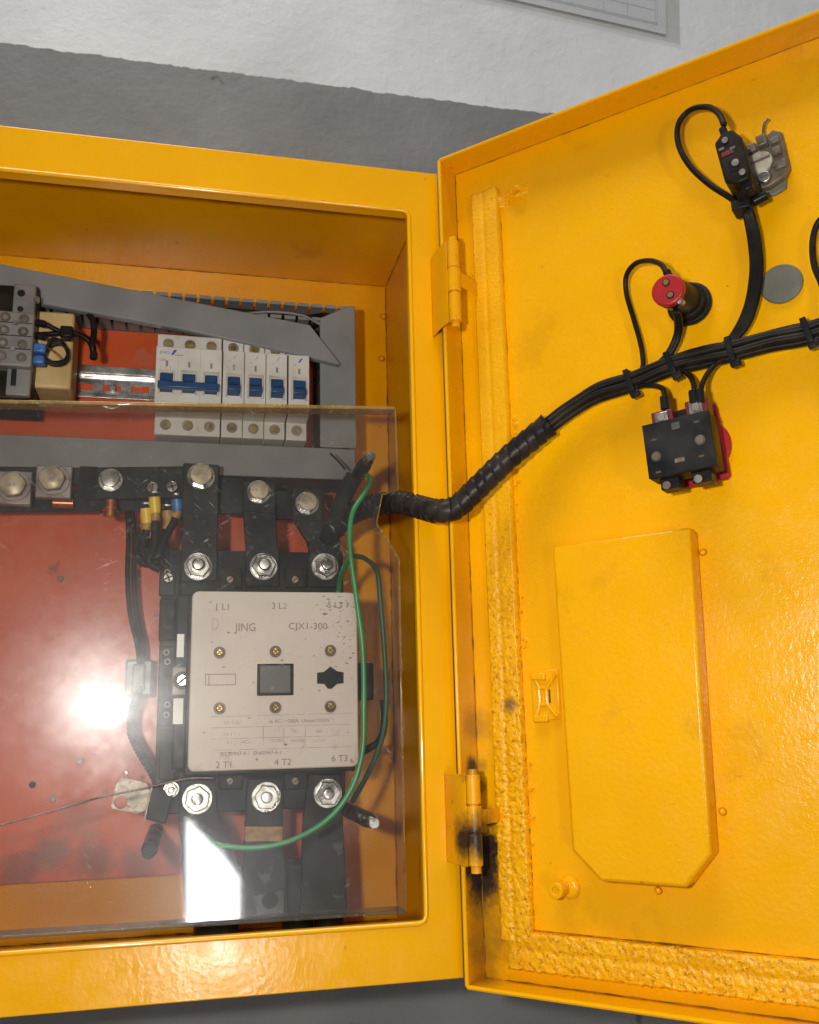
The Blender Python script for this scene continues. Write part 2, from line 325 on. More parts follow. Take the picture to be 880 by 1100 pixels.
ring_ = [(ox0+5, oz0), (ox1-5, oz0), (ox1-1.5, oz0+1.5), (ox1, oz0+5), (ox1, oz1-5), (ox1-1.5, oz1-1.5), (ox1-5, oz1), (ox0+5, oz1), (ox0+1.5, oz1-1.5), (ox0, oz1-5), (ox0, oz0+5), (ox0+1.5, oz0+1.5), (ox0+5, oz0)]
m.tube([(a, .4, b) for a, b in ring_], rp, 12).build('rim_bead', 'yellow_gloss', cab, smooth='auto')
# weld beads in the corners of the back
for (px, py) in [(137, 277), (325, 295), (408, 305), (410, 385), (412, 340)]:
    p = U(px, py, 199); m = MB(); m.cyl((p.x, p.y, p.z), (0, -1, 0), 3.4, 2, 10, 1.2); m.build('weld_bead', 'yellow', cab, smooth=True)
p = U(441, 855, 14); MB().cyl((-4, 70, p.z-8), (-1, 0, 0), 2.2, 3, 10).build('screw', 'steel', cab)

# door, seen from inside (u across, v up, w out of its inner face)
VT, VB, FL, DWD = 601.7, -1.3, 23.8, 482
m = MB(doorT); m.box(-1.4, DWD+1.4, VB-1.4, VT+1.4, -1.5, 0)
m.box(-1.4, 0, VB-1.4, VT+1.4, 0, FL); m.box(DWD, DWD+1.4, VB-1.4, VT+1.4, 0, FL)
m.box(0, DWD, VT, VT+1.4, 0, FL); m.box(0, DWD, VB-1.4, VB, 0, FL)
door = m.build('door', 'yellow_door', cab)
m = MB(doorT)                                # rolled edge bead along the flange rims
m.tube([(-.7, VB, FL), (-.7, VT, FL)], 1.5, 8); m.tube([(0, VT+.7, FL), (DWD, VT+.7, FL)], 1.3, 8); m.tube([(0, VB-.7, FL), (DWD, VB-.7, FL)], 1.5, 8)
m.build('rolled_edge', 'yellow_gloss', door, smooth='auto')
# gasket channel and its painted-over foam
def strip(name, path_len, place, width, h, amp, cell=1.1, seed=1):
    n = int(path_len/cell); k = 22; vs = []
    for i in range(n+1):
        s = i*path_len/n; a = amp(i/n)
        for j in range(k):
            q = min(1, max(0, (j-1)/(k-3))); x = q*width
            P = Vector((s*.33, x*.40, seed*7.3)); P2 = Vector((s*1.0, x*1.0, seed*3.1))
            d = mnoise.noise(P)*1.3+mnoise.noise(P2)*.8
            crack = max(0, .14-abs(mnoise.noise(Vector((s*.30, x*.34, seed*11.0)))))/.14
            hh = 0 if j in (0, k-1) else h+a*(.42*d-1.2*crack)-.9*math.exp(-((q-.45)/.07)**2)
            ww = x+mnoise.noise(Vector((s*.35, q*3, 40+seed)))*1.1*min(1, a)*(1 if q in (0, 1) else .3)
            vs.append(place(s, ww, max(0, hh)))
    fs = [(i*k+j, i*k+j+1, (i+1)*k+j+1, (i+1)*k+j) for i in range(n) for j in range(k-1)]
    fs += [tuple(range(k)), tuple(range(n*k, n*k+k))]
    m = MB(doorT); m.add(vs, fs); return m.build(name, 'foam_paint', door, smooth=True)
g0, g1 = 18.0, 38.5
strip('gasket_strip', 548, lambda s, q, h: (g0+q-1.0*(s/548), 573-s, h), g1-g0+1, 8,
      lambda s: .12 if s < .42 else (.12+(s-.42)*3.0 if s < .7 else .96), seed=3)
b0, b1 = DU(575, 985, 4)[1], DU(545, 1016, 6)[1]
strip('gasket_strip', 430, lambda s, q, h: (g0+1+s+2, 30-q+1, h), 23, 7, lambda s: .95 if s < .4 else .7, seed=8)
# torn foam at the top of the channel
m = MB(doorT); (ua, va), (ub, vb) = DU(530, 226, 2), DU(566, 197, 2); n = 40; vs = []
for i in range(n+1):
    for j in range(n+1):
        p, q = i/n, j/n; e = min(p, 1-p, q, 1-q)*6
        big = mnoise.noise(Vector((p*3.1, q*2.4, 5.5)))+.35*mnoise.noise(Vector((p*9, q*9, 2.2))); gap = max(0, 1-abs((p-.62)/.34)**2-abs((q-.45)/.2)**2)
        vs.append((ua+(ub-ua)*p, va+(vb-va)*q, max(-.4, min(1, e)*(5.4+6*big)-1.2-8*gap)))
m.add(vs, [(i*(n+1)+j, i*(n+1)+j+1, (i+1)*(n+1)+j+1, (i+1)*(n+1)+j) for i in range(n) for j in range(n)])
m.build('foam_scrap', 'foam_paint', door, smooth=True)
m = MB(doorT)
for i in range(26):                          # loose runs of sealant along the channel
    py = random.choice([430, 445, 455, 470, 505, 520, 545, 555, 640, 660, 690, 820, 850, 880, 905, 915]); px = 541+(py-230)*.0437
    u, v = DU(px+random.uniform(0, 5), py+random.uniform(-6, 6), 0); m.cyl((u, v, 0), (0, 0, 1), random.uniform(1, 2.4), random.uniform(1, 3), 8, .8)
m.build('sealant_blob', 'foam_paint', door, smooth='auto', kind='stuff')
def seam(pts, r, parent, T=None, name='seam_line'):  # thin brown tubes of uneven width along joints and corners
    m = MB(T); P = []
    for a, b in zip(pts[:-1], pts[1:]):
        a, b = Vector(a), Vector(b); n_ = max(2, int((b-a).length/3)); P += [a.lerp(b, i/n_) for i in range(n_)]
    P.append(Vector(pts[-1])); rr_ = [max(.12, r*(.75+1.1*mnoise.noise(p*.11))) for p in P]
    m.tube(P, rr_, 6).build(name, 'seam_line', parent, smooth=True)
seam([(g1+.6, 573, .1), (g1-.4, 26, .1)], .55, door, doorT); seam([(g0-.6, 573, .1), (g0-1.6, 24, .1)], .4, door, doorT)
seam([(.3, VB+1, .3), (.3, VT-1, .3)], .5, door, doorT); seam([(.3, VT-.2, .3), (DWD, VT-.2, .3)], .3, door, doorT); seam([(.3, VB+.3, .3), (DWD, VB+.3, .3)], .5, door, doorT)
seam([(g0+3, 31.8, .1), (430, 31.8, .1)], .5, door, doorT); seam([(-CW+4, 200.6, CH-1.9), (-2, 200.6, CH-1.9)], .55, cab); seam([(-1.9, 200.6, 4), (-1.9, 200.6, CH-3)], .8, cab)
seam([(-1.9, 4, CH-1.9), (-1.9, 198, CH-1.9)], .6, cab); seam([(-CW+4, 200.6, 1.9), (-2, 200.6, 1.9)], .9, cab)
# document pocket
pw = 18
pp = [DU(*q, pw) for q in [(593, 587), (741, 566), (764, 918), (737, 954), (645, 947), (614, 914)]]
m = MB(doorT); m.prism(pp, .02, pw, 'z')
m.build('document_pocket', 'yellow_door', door, bevel=2.2, seg=3)
for (px, py) in [(755, 593), (776, 872), (707, 957)]:
    u, v = DU(px, py, 1); MB(doorT).cyl((u, v, 0), (0, 0, 1), 2.6, 2.4, 12, 1.4).build('pocket_weld', 'yellow_door', door, smooth=True)
# embossed bracket beside the pocket
q = [DU(*c, 1) for c in [(570, 722), (600, 718), (603, 772), (574, 777)]]
m = MB(doorT); m.prism(q, 0, 2.2, 'z').build('bracket_plate', 'yellow_door', door, bevel=1.5)
def dtube(px, r, w, name, mt='yellow_door', parent=door):
    pts = [(*DU(a, b, w), w) for a, b in px]; MB(doorT).tube(pts, r, 8).build(name, mt, parent, smooth='auto')
dtube([(573, 724), (579, 738), (580, 756), (576, 771)], 1.5, 2.6, 'bracket_rib'); dtube([(597, 724), (587, 739), (588, 756), (599, 770)], 1.5, 2.6, 'bracket_rib')
dtube([(579, 739), (587, 739)], 1.3, 2.6, 'bracket_rib'); dtube([(580, 757), (588, 757)], 1.3, 2.6, 'bracket_rib')
for a, b, c, d in [(571, 723, 587, 731), (574, 768, 590, 776)]:
    q = [DU(*e, 2) for e in [(a, b), (c, b), (c, d), (a, d)]]; MB(doorT).prism(q, 2.1, 4.5, 'z').build('bracket_tab', 'yellow_door', door, bevel=1)
u, v = DU(591, 748, 2); MB(doorT).box(u-.6, u+.5, v-4.5, v+4.5, 2.1, 2.5).build('bracket_slot', 'rust', door)
# stud
u, v = DU(612, 953, 0); MB(doorT).cyl((u, v, 0), (0, 0, 1), 8, 3, 20, 5.5).build('stud_boss', 'yellow_door', door, smooth='auto', bevel=1)
m = MB(doorT); u, v = DU(597, 957, 14); m.cyl((u, v, 0), (0, 0, 1), 5, 13, 18); m.ring((u, v, 13), (0, 0, 1), 2.4, 5, 1.6, 18); m.build('stud', 'yellow_door', door, bevel=.5)
u, v = DU(622, 1028, 0); MB(doorT).cyl((u, v-3, 0), (0, 0, 1), 9, 1.4, 24).build('drain_boss', 'yellow_door', door, bevel=.6)
# blanking disc
u, v = DU(839, 304, 3); m = MB(doorT); m.cyl((u, v, 0), (0, 0, 1), 13.2, 2.4, 36); m.build('blanking_disc', 'grey_disc', door, bevel=.8)
# hinges: leaf on the frame, three-knuckle barrel inside the door flange
def hinge(py0, py1, xl, xb):
    z1, z0 = U(xl, py0, -2).z, U(xl, py1, -2).z
    a = U(xl, (py0+py1)/2, -2.0); bu, bv = DU(xb, (py0+py1)/2, 30); b = dw(bu, 0, 30); b.z = 0
    a = Vector((a.x, -1.2, 0)); n = 9; outer = []; 
    for i in range(n):
        t = i/(n-1); p = a.lerp(b, t); bul = math.sin(t*math.pi*.62)*7
        outer.append(p+Vector((-.35, -1, 0))*bul)
    inner = [p+Vector((.7, 1.6, 0)) for p in outer]
    m = MB(); m.prism([(p.x, p.y) for p in outer]+[(p.x, p.y) for p in reversed(inner)], z0, z1, 'z')
    h = m.build('hinge_leaf', 'yellow_hinge', cab, bevel=.7)
    c = outer[-1]+DD*3.5+DN*-4; zz = [z0, z0+(z1-z0)*.36, z0+(z1-z0)*.66, z1]
    for i in range(3):
        r = 5.2 if i == 1 else 4.8
        MB().cyl((c.x, c.y, zz[i]+.5), (0, 0, 1), r, zz[i+1]-zz[i]-1, 20).build('knuckle', 'yellow_hinge', h, bevel=.6)
    m = MB(); m.cyl((c.x, c.y, z0-4), (0, 0, 1), 3.4, z1-z0+7, 14); m.build('hinge_pin', 'yellow_hinge', h, smooth='auto')
    p1 = c+DD*4; p2 = dw((c-DO).dot(DD)+6.5, 0, 6)
    m = MB(); m.prism([(p1.x, p1.y), (p2.x, p2.y), (p2.x+1.5, p2.y+1), (p1.x+1.5, p1.y+1)], zz[1]+5, zz[2]-3, 'z'); m.build('door_leaf', 'yellow_hinge', h, bevel=.4)
hinge(278, 362, 464, 482); hinge(830, 926, 479, 502)

# ------------------------------------------------------------------ mounting plate
PY = 183
x1 = U(366, 600, PY).x; z0 = U(90, 945, PY).z
mp_ = thing('mounting_plate', 'orange red painted mounting plate at the back of the cabinet', 'plate', ((-470+x1)/2, PY, z0))
MB().box(-470, x1, PY, PY+2, z0, 558).build('plate', 'red_plate', mp_)
for (px, py) in [(65, 622), (149, 622), (86, 818), (35, 843), (57, 858)]:
    p = U(px, py, PY); MB().cyl(p, (0, -1, 0), 2.6, 1.2, 14).build('rivet', 'dirty_metal' if px != 35 else 'black_plastic', mp_, bevel=.3)
for (x, z) in [(-455, 545), (x1-12, 545), (-455, z0+12), (x1-12, z0+12)]:
    MB().cyl((x, PY+2, z), (0, 1, 0), 4, CDp-PY-2, 12).build('spacer', 'steel', mp_)

# ------------------------------------------------------------------ wiring ducts
DF = 128                                     # front of the ducts
def duct_h(name, label, z0, z1, xa, xb, lid):
    t = thing(name, label, 'wiring duct', ((xa+xb)/2, PY, z0), 'slotted wiring ducts')
    MB().box(xa, xb, PY-2, PY-.3, z0, z1).build('base', 'dark_pvc', t)
    n = int((xb-xa)/12.4)
    fm = {}
    for i in range(n):
        x = xb-5.3-12.4*i
        for (z, a) in (((z1, -1),) if lid else ((z1, -1), (z0, 1))):
            o = MB().box(x-4.9, x+4.9, DF+1.5, PY-2.2, z, z+a*1.6).box(x-4.9, x+4.9, DF+1.5, DF+4, z+a*1.6, z+a*3.2)
            o.build('finger', 'grey_pvc', t)
    if lid: MB().box(xa, xb, DF+1.4, PY-2.2, z0, z0+1.6).build('side_wall', 'dark_pvc', t)
    if lid: MB().box(xa, xb, DF-.6, DF+1.2, z0-1.2, z1+1.2).build('lid', 'grey_pvc', t, bevel=.8)
    return t
zt1 = U(330, 325, DF).z; zt0 = U(110, 351, 176).z
vx0, vx1 = U(345, 420, DF).x, U(381, 400, DF).x
tz = zt1
duct_h('wiring_duct', 'grey slotted upper wiring duct with its lid lying loose across it', zt0, zt1, -440, vx1-3, False)
lz1, lz0 = U(120, 473, DF).z, U(120, 505, DF).z
duct_h('wiring_duct', 'grey closed wiring duct running under the breakers behind the clear cover', lz0, lz1, -440, vx1, True)
t = thing('wiring_duct', 'grey upright wiring duct at the right end of the breaker row', 'wiring duct', ((vx0+vx1)/2, PY, lz1+1), 'slotted wiring ducts')
MB().box(vx0, vx1, PY-2, PY-.3, lz1+2, zt0-2).build('base', 'grey_pvc', t)
z = zt0-9
while z > lz1+8:
    for (x, a) in ((vx0, 1), (vx1, -1)): MB().box(x, x+a*1.6, DF+1.5, PY-2.2, z-4.9, z+4.9).build('finger', 'dark_pvc' if a == 1 else 'grey_pvc', t)
    z -= 12.4
m = MB(); m.prism([(vx0-1, lz1+2), (vx1+1, lz1+2), (vx1+1, tz), (vx1-4, tz), (vx0-1, zt0+2)], DF-.6, DF+1.2); m.build('lid', 'grey_pvc', t, bevel=.8)
# the loose lid
yl = 118
q = [U(-45, 274, yl), U(333, 349, yl), U(366, 391, yl), U(200, 354, yl), U(42, 325, yl), U(-45, 308, yl)]
m = MB(); m.prism([(p.x, p.z) for p in q], yl, yl+1.8)
m.prism([(q[5].x, q[5].z), (q[4].x, q[4].z), (q[3].x, q[3].z), (q[2].x, q[2].z), (q[2].x-1.5, q[2].z+1.8), (q[3].x, q[3].z+1.8), (q[4].x, q[4].z+1.8), (q[5].x, q[5].z+1.8)], yl+1.9, yl+9)
m.prism([(q[0].x, q[0].z-1.8), (q[1].x, q[1].z-1.8), (q[1].x, q[1].z), (q[0].x, q[0].z)], yl+1.9, yl+9)
tag(m.build('loose_cover_strip', 'grey_pvc', bevel=.7), 'loose grey duct lid lying aslant above the breakers, one end cut to a point', 'duct cover')
# wires in the upper duct
rnd = random.Random(11)
for i in range(14):
    z = zt0+4+i*1.6; pts = [Vector((-330, 150+rnd.uniform(-8, 14), z)), Vector((-220, 140+rnd.uniform(-3, 18), z+rnd.uniform(-3, 5))), Vector((-150, 138+rnd.uniform(-3, 14), zt1-6-rnd.uniform(0, 14))),
         Vector((-95, 138+rnd.uniform(-3, 10), zt1-9-rnd.uniform(0, 12))), Vector((vx0+4+rnd.uniform(0, 14), 142, zt0+rnd.uniform(0, 12))), Vector((vx0+8+rnd.uniform(0, 12), 150, zt0-40))]
    for p in pts[:5]: p.z = min(p.z, zt1-6-(i % 4)*1.5); p.y = max(p.y, 136)
    tag(MB().tube(spline(pts), 1.7, 6).build('duct_wire', 'black_wire', smooth=True), 'thin black wire bunched inside the upper grey duct', 'wire', 'black wires in the upper duct')
pts = [U(255, 338, 128), U(290, 335, 126), U(325, 339, 126), U(350, 352, 130)]
tag(MB().tube(spline(pts), 1.3, 6).build('duct_wire', 'grey_plastic', smooth=True), 'single pale grey wire arching among the black wires in the upper duct', 'wire')

# ------------------------------------------------------------------ DIN rail
rz1, rz0 = U(120, 394, PY-8).z, U(120, 428, PY-8).z
rc = (rz1+rz0)/2
t = thing('mounting_rail', 'slotted zinc steel rail carrying the breakers', 'rail', (-150, PY, rz0))
m = MB(); xs0, xs1 = -440, vx0-4
m.box(xs0, xs1, PY-8.5, PY-7.3, rz1-7, rz1).box(xs0, xs1, PY-8.5, PY-7.3, rz0, rz0+3); m.box(xs0, xs1, PY-7.3, PY-1.4, rz1-8.2, rz1-7); m.box(xs0, xs1, PY-7.3, PY-1.4, rz0+3, rz0+4.2)
m.build('rail_lips', 'steel', t, bevel=.3)
# web with oblong holes
za, zb = rz0+4.4, rz1-8.4; zm = (za+zb)/2-1
m = MB(); hx = []; px0 = U(90, 412, PY).x
centers = [px0+i*24.5 for i in range(-12, 12)]
edges = [xs0]
for c in centers:
    if c-8 > xs0 and c+8 < xs1: m.box(edges[-1], c-8, PY-2, PY-.8, za, zb); m.box(c-8, c+8, PY-2, PY-.8, zm+3.2, zb); m.box(c-8, c+8, PY-2, PY-.8, za, zm-3.2); edges.append(c+8)
m.box(edges[-1], xs1, PY-2, PY-.8, za, zb); m.build('rail_web', 'steel', t)
for (px, py) in [(121, 417), (134, 424)]:
    p = U(px, py, PY-3); MB().cyl(p, (0, -1, 0), 3.4, 1.5, 16).build('screw', 'steel', t, bevel=.4)

# ------------------------------------------------------------------ circuit breakers
MX0 = U(168, 375, 103).x; MF = 103; MW = 18.05
zt, zf1, zf0, zb = U(205, 361, 122).z, U(205, 374, MF).z, U(250, 439, MF).z, U(250, 470, 122).z
def breaker(x, poles, label, group=None):
    t = thing('circuit_breaker', label, 'circuit breaker', (x+poles*MW/2, PY-8, zb), group)
    w = poles*MW-.35
    prof = [(PY-9, zb), (122, zb), (122, zf0-4), (MF, zf0-2), (MF, zf1), (122, zf1+1.5), (122, zt), (PY-9, zt)]
    m = MB(); m.prism(prof, x, x+w, 'x'); m.build('housing', 'ivory', t, bevel=.6)
    for k in range(poles):
        cx = x+MW*(k+.5)
        for z in ((zt+zf1)/2+1, (zb+zf0)/2-1):
            o = MB().ring((cx, 122.1, z), (0, -1, 0), 2.8, 4.6, .8, 18).build('terminal', 'dirty_metal', t)
            MB().cyl((cx, 122.1, z), (0, -1, 0), 2.7, .5, 14).box(cx-2.3, cx+2.3, 121.4, 121.5, z-.35, z+.35).build('screw', 'brass', o)
        tz_ = (U(205, 412, MF).z)
        m = MB(); m.box(cx-6.6, cx-5.2, MF-1.6, MF, tz_-10, tz_+11).box(cx+5.2, cx+6.6, MF-1.6, MF, tz_-10, tz_+11).box(cx-5.2, cx+5.2, MF-.8, MF, tz_+9.5, tz_+11); m.build('bezel', 'ivory_dirty', t)
        m = MB(); m.prism([(MF-.2, tz_+8.5), (MF-4.5, tz_+6), (MF-5, tz_), (MF-10, tz_-3), (MF-10, tz_-7), (MF-.2, tz_-9)], cx-5, cx+5, 'x'); m.build('toggle', 'blue', t, bevel=.6)
        MB().box(cx-.9, cx+.9, MF-.15, MF-.01, tz_+14, tz_+19).build('mark', 'ink', t)
        if k: MB().box(x+MW*k-.25, x+MW*k+.1, MF-.12, MF-.01, zf0, zf1).build('seam', 'ivory_dirty', t)
    if poles > 1:
        m = MB(); tz_ = U(205, 412, MF).z; m.box(x+2.5, x+w-2.5, MF-11.5, MF-6, tz_-8.5, tz_-2.4); m.build('handle_bar', 'blue', t, bevel=1)
        text('JING', x+7, zf1-6.3, MF-.12, 3.6, 'ink_blue', t, sx=1.1)
        MB().prism([(x+12, zf1-7), (x+14.5, zf1-2.5), (x+17, zf1-2.5), (x+14, zf1-7)], MF-.12, MF-.01).build('logo_mark', 'ink_blue', t)
        MB().box(x+15, x+22, MF-.12, MF-.01, zf1-7.2, zf1-6.8).build('logo_line', 'ink_blue', t)
        text('C40', x+5.5, zf1-13, MF-.12, 3, 'ink', t); text('~400V', x+6, zf1-29, MF-.12, 2.8, 'ink', t)
        for k in range(3):
            o = MB().tube([(x+4+4*k, MF-.1, zf1-17), (x+4+4*k, MF-.1, zf1-19), (x+6+4*k, MF-.1, zf1-23), (x+6+4*k, MF-.1, zf1-25)], .22, 4).build('symbol', 'ink', t)
        for k in range(3): text('230/400V~ 6000A', x+MW*k+9, zf1-34, MF-.12, 1.9, 'ink', t); text('GB10963 3', x+MW*k+9, zf0+2.5, MF-.12, 1.9, 'ink_pale', t)
        text('1 O', x+28, zf1-25, MF-.12, 3, 'ink', t)
    else:
        MB().prism([(x+8, zf1-7), (x+10.5, zf1-3), (x+12, zf1-3), (x+9.6, zf1-7)], MF-.12, MF-.01).build('logo_mark', 'ink_blue' if x > -120 else 'ink_faint', t)
        text('230V~ 6000A', x+9, zf1-29.5, MF-.12, 1.6, 'ink_pale', t); text('GB10963', x+9, zf0+2.5, MF-.12, 1.9, 'ink_pale', t)
        text('C6', x+5, zf1-10.5, MF-.12, 2.6, 'ink_pale', t); text('~230V', x+5.2, zf1-26, MF-.12, 2.2, 'ink', t)
        MB().tube([(x+4, MF-.1, zf1-13), (x+4, MF-.1, zf1-16), (x+6, MF-.1, zf1-20), (x+6, MF-.1, zf1-23)], .2, 4).build('symbol', 'ink_pale', t)
breaker(MX0, 3, 'wide three-pole white circuit breaker with blue handle bar')
for i, lb in enumerate(['single white circuit breaker with blue toggle right beside the three-pole one', 'second single white circuit breaker from the three-pole one', 'third single white circuit breaker from the three-pole one', 'rightmost single white circuit breaker beside the upright duct']):
    breaker(MX0+MW*(3+i)+.6+(.9 if i == 3 else 0), 1, lb, 'single-pole breakers in a row')

# ------------------------------------------------------------------ relay with terminal strip, tan box, small wires
x0, x1, z0, z1 = rect(-40, 303, 38, 432, 100)
t = thing('relay', 'dark grey relay with a grey screw terminal strip at the left edge', 'relay', ((x0+x1)/2, 150, z0))
MB().box(x0, x1-1, 104, 160, z0+5, z1).build('housing', 'dark_plastic', t, bevel=1.2)
a0, a1, c0, c1 = rect(14, 306, 38, 345, 98); m = MB(); m.box(a0, a1, 97, 104, c0, c1).build('bracket', 'grey_plastic', t, bevel=1)
p = U(23, 315, 97); MB().cyl((p.x, 97.05, p.z), (0, -1, 0), 3, .6, 16).build('hole', 'black_plastic', t)
p = U(22, 332, 97); MB().cyl((p.x, 97.05, p.z), (0, -1, 0), 2.4, .6, 16).build('hole', 'black_plastic', t)
a0, a1, c0, c1 = rect(7, 393, 33, 425, 98); MB().box(a0, a1, 97, 104, c0, c1).build('bracket', 'grey_plastic', t, bevel=1)
p = U(15, 403, 97); MB().box(p.x-2, p.x+2, 96.4, 97, p.z-9, p.z+5).build('slot', 'black_plastic', t, bevel=.5)
a0, a1, c0, c1 = rect(-40, 334, 36, 393, 92); MB().box(a0, a1, 90, 104, c0, c1).build('terminal_strip', 'grey_plastic', t, bevel=1.4)
for r_ in range(4):
    for px in (-18, 6, 26):
        p = U(px+(-1.5*r_ if px < 20 else -1*r_), 340+px*.1+r_*13.8, 90)
        o = MB().ring((p.x, 89.95, p.z), (0, -1, 0), 2.2, 3.9, 1.4, 16).build('terminal', 'warm_grey', t, bevel=.3)
        MB().cyl((p.x, 89.9, p.z), (0, -1, 0), 2.1, .5, 12).build('screw', 'dirty_metal', o)
for (px, py) in [(17, 347), (14, 375)]:
    p = U(px, py, 90); MB().cyl((p.x, 89.95, p.z), (0, -1, 0), 2.4, 1.2, 4).build('fixing', 'dirty_metal', t)
for r_ in range(3):
    p = U(15, 346.5+r_*14, 90); MB().box(a0, a1-1, 89.8, 89.95, p.z-.35, p.z+.35).build('groove', 'black_plastic', t)
p = U(42, 321, 96); MB().cyl((p.x-2, 100, p.z), (0, -1, 0), 2.4, 4, 12).build('screw', 'steel', t)
x0, x1, z0, z1 = rect(42, 337, 78, 422, 118)
t = tag(MB().box(x0-14, x1, 118, 156, z0+4, z1+2).build('transformer_box', 'tan_box', bevel=2.2), 'tan box-shaped device between the relay and the empty rail', 'box')
def wire(name, pts, r, mt, label, cat='wire', n=8, group=None):
    return tag(MB().tube(spline(pts), r, n).build(name, mt, smooth=True), label, cat, group)
ww = thing('relay_wires', 'black wires looping from the relay terminals across the tan box', 'wires', U(70, 380, 112))
for pts, r in [([U(36, 347, 96), U(48, 348, 104), U(60, 354, 106), U(72, 358, 108), U(90, 361, 112), U(100, 371, 116), U(101, 378, 118)], 2.1),
               ([U(36, 360, 96), U(48, 359, 104), U(62, 358, 106), U(76, 357, 108), U(92, 363, 112), U(99, 372, 114)], 2.1),
               ([U(96, 338, 125), U(100, 346, 117), U(101, 358, 113), U(99, 370, 112), U(101, 380, 114)], 2.6)]:
    MB().tube(spline(pts), r, 8).build('wire', 'black_wire', ww, smooth=True)
for i in range(4):
    pts = [U(47, 380+i, 104), U(55, 371-i*2, 104-i), U(66, 370-i, 104), U(73, 378+i, 105), U(69, 387+i, 106), U(57, 389+i, 105), U(47, 384+i, 104)]
    MB().tube(spline(pts), 1.3, 7).build('wire_coil', 'black_wire', ww, smooth=True)
MB().tube(spline([U(50, 373, 101), U(58, 378, 100), U(66, 386, 101)]), .6, 5).build('wire', 'copper', ww, smooth=True)
for (a, b, c, d) in [(35, 368, 49, 378), (34, 381, 48, 390)]:
    x0, x1, z0, z1 = rect(a, b, c, d, 98); MB().box(x0, x1, 98, 108, z0, z1).build('connector', 'blue_light', ww, bevel=1.6)
for (px, py) in [(39, 346), (39, 360)]:
    a = U(px, py, 96); MB().cyl(a, (1, .5, 0), 3, 7, 12).build('ferrule', 'black_plastic', ww, bevel=.5)
p = U(72, 358, 106); MB().box(p.x-5, p.x+5, 101, 112, p.z-5, p.z+5).build('cable_tie', 'black_plastic', ww, bevel=1.5)
p = U(101, 379, 114); MB().cyl(p, (0, -.3, -1), 3.2, 6, 12).build('end_cap', 'black_plastic', ww, bevel=.6)

# ------------------------------------------------------------------ bolts and busbars
def nutbolt(parent, c, y, r=9.6, stud=7.5, head=False, hm='steel', tilt=0):
    c = Vector((c.x, y, c.z)); ax = Vector((0, -1, 0)); ph = random.uniform(0, 1)
    w = MB().ring(c, ax, r*.5, r*1.16, 1.4, 28).build('washer', 'steel', parent, bevel=.3)
    if head:
        m = MB(); m.cyl(c+ax*1.5, ax, r*.98, 6.0, 6, ph=ph); MB_ = m.build('bolt_head', 'steel', parent, bevel=.6)
        MB().cyl(c+ax*7.3, ax, r*.90, .7, 28, r*.82).build('head_face', hm, MB_, bevel=.25)
        if head == 2:
            for dx, s_ in ((-.45, '8.8'), (.3, 'A')): text(s_, c.x+dx*r, c.z-.1*r, y-8.15, r*.42, 'ink', MB_, name='stamp')
    else:
        m = MB(); m.cyl(c+ax*1.5, ax, r*1.0, 5.5, 6, ph=ph); nt = m.build('nut', 'steel', parent, bevel=.7)
        m = MB(); m.cyl(c+ax*2, ax, r*.52, 3.6+stud, 22, r*.50); m.cyl(c+ax*(5.6+stud), ax, r*.50, 1.0, 22, r*.40); m.build('stud', 'steel', nt, bevel=.3)
def strap(name, label, polys, bolts, mt='heat_shrink', group='black sleeved busbars'):
    """polys: list of (pixel outline, front depth, thickness)"""
    x = U(*polys[0][0][0], polys[0][1])
    t = thing(name, label, 'busbar', x, group)
    for (out, y, th) in polys:
        q = [U(*p, y) for p in out]; m = MB(); m.prism([(p.x, p.z) for p in q], y, y+th); m.build('bar', mt, t, bevel=1.0)
    for b in bolts: b(t)
    return t
BY = 96
def bol(px, py, y, **k): return lambda t: nutbolt(t, U(px, py, y), y, **k)
# supply bar coming in from the left
t = strap('busbar', 'long horizontal black sleeved busbar running in from the left edge', [([(88, 502), (236, 500), (236, 534), (88, 536)], 110, 6), ([(-60, 500), (96, 502), (96, 520), (-60, 520)], 117, 6)],
      [bol(119, 516, 110, r=8.2, head=1, hm='steel')])
def screw_head(parent, px, py, y, r, mt='steel', ang=.6, cross=False):
    c = U(px, py, y); ax = Vector((0, -1, 0)); o = MB().cyl(c, ax, r, 2.2, 20, r*.8).build('screw', mt, parent, bevel=.4)
    m = MB()
    for a in ((ang, ang+math.pi/2) if cross else (ang,)):
        d = Vector((math.cos(a), 0, math.sin(a)))*r*.72; e = Vector((-math.sin(a), 0, math.cos(a)))*r*.14
        m.add([c+ax*2.3+d+e, c+ax*2.3+d-e, c+ax*2.3-d-e, c+ax*2.3-d+e], [(0, 1, 2, 3)])
    m.build('slot', 'rust', o)
screw_head(t, 164, 524, 110, 5.6, ang=1.5); screw_head(t, 185, 523, 110, 5.6, ang=.3, cross=True)
MB().box(*[U(a, 515, 109).x for a in (85, 104)], 109.3, 109.95, U(95, 535, 109).z, U(95, 501, 109).z).build('tape', 'dark_plastic', t)
p = U(119, 545, 114); MB().cyl((p.x, 114, p.z-8), (0, 0, 1), 5, 14, 18).cyl((p.x, 114, p.z-3), (0, 0, 1), 6.5, 3, 18).build('copper_lug', 'copper', t, bevel=.5)
t = strap('busbar', 'lower black sleeved busbar just under the long horizontal one', [([(-60, 522), (196, 534), (196, 548), (-60, 550)], 126, 5)], [])
a0, a1, c0, c1 = rect(57, 536, 80, 546, 120); MB().cyl((a0, 118, (c0+c1)/2), (1, 0, 0), 3.8, a1-a0, 14).build('copper_ferrule', 'copper', t, bevel=.5)
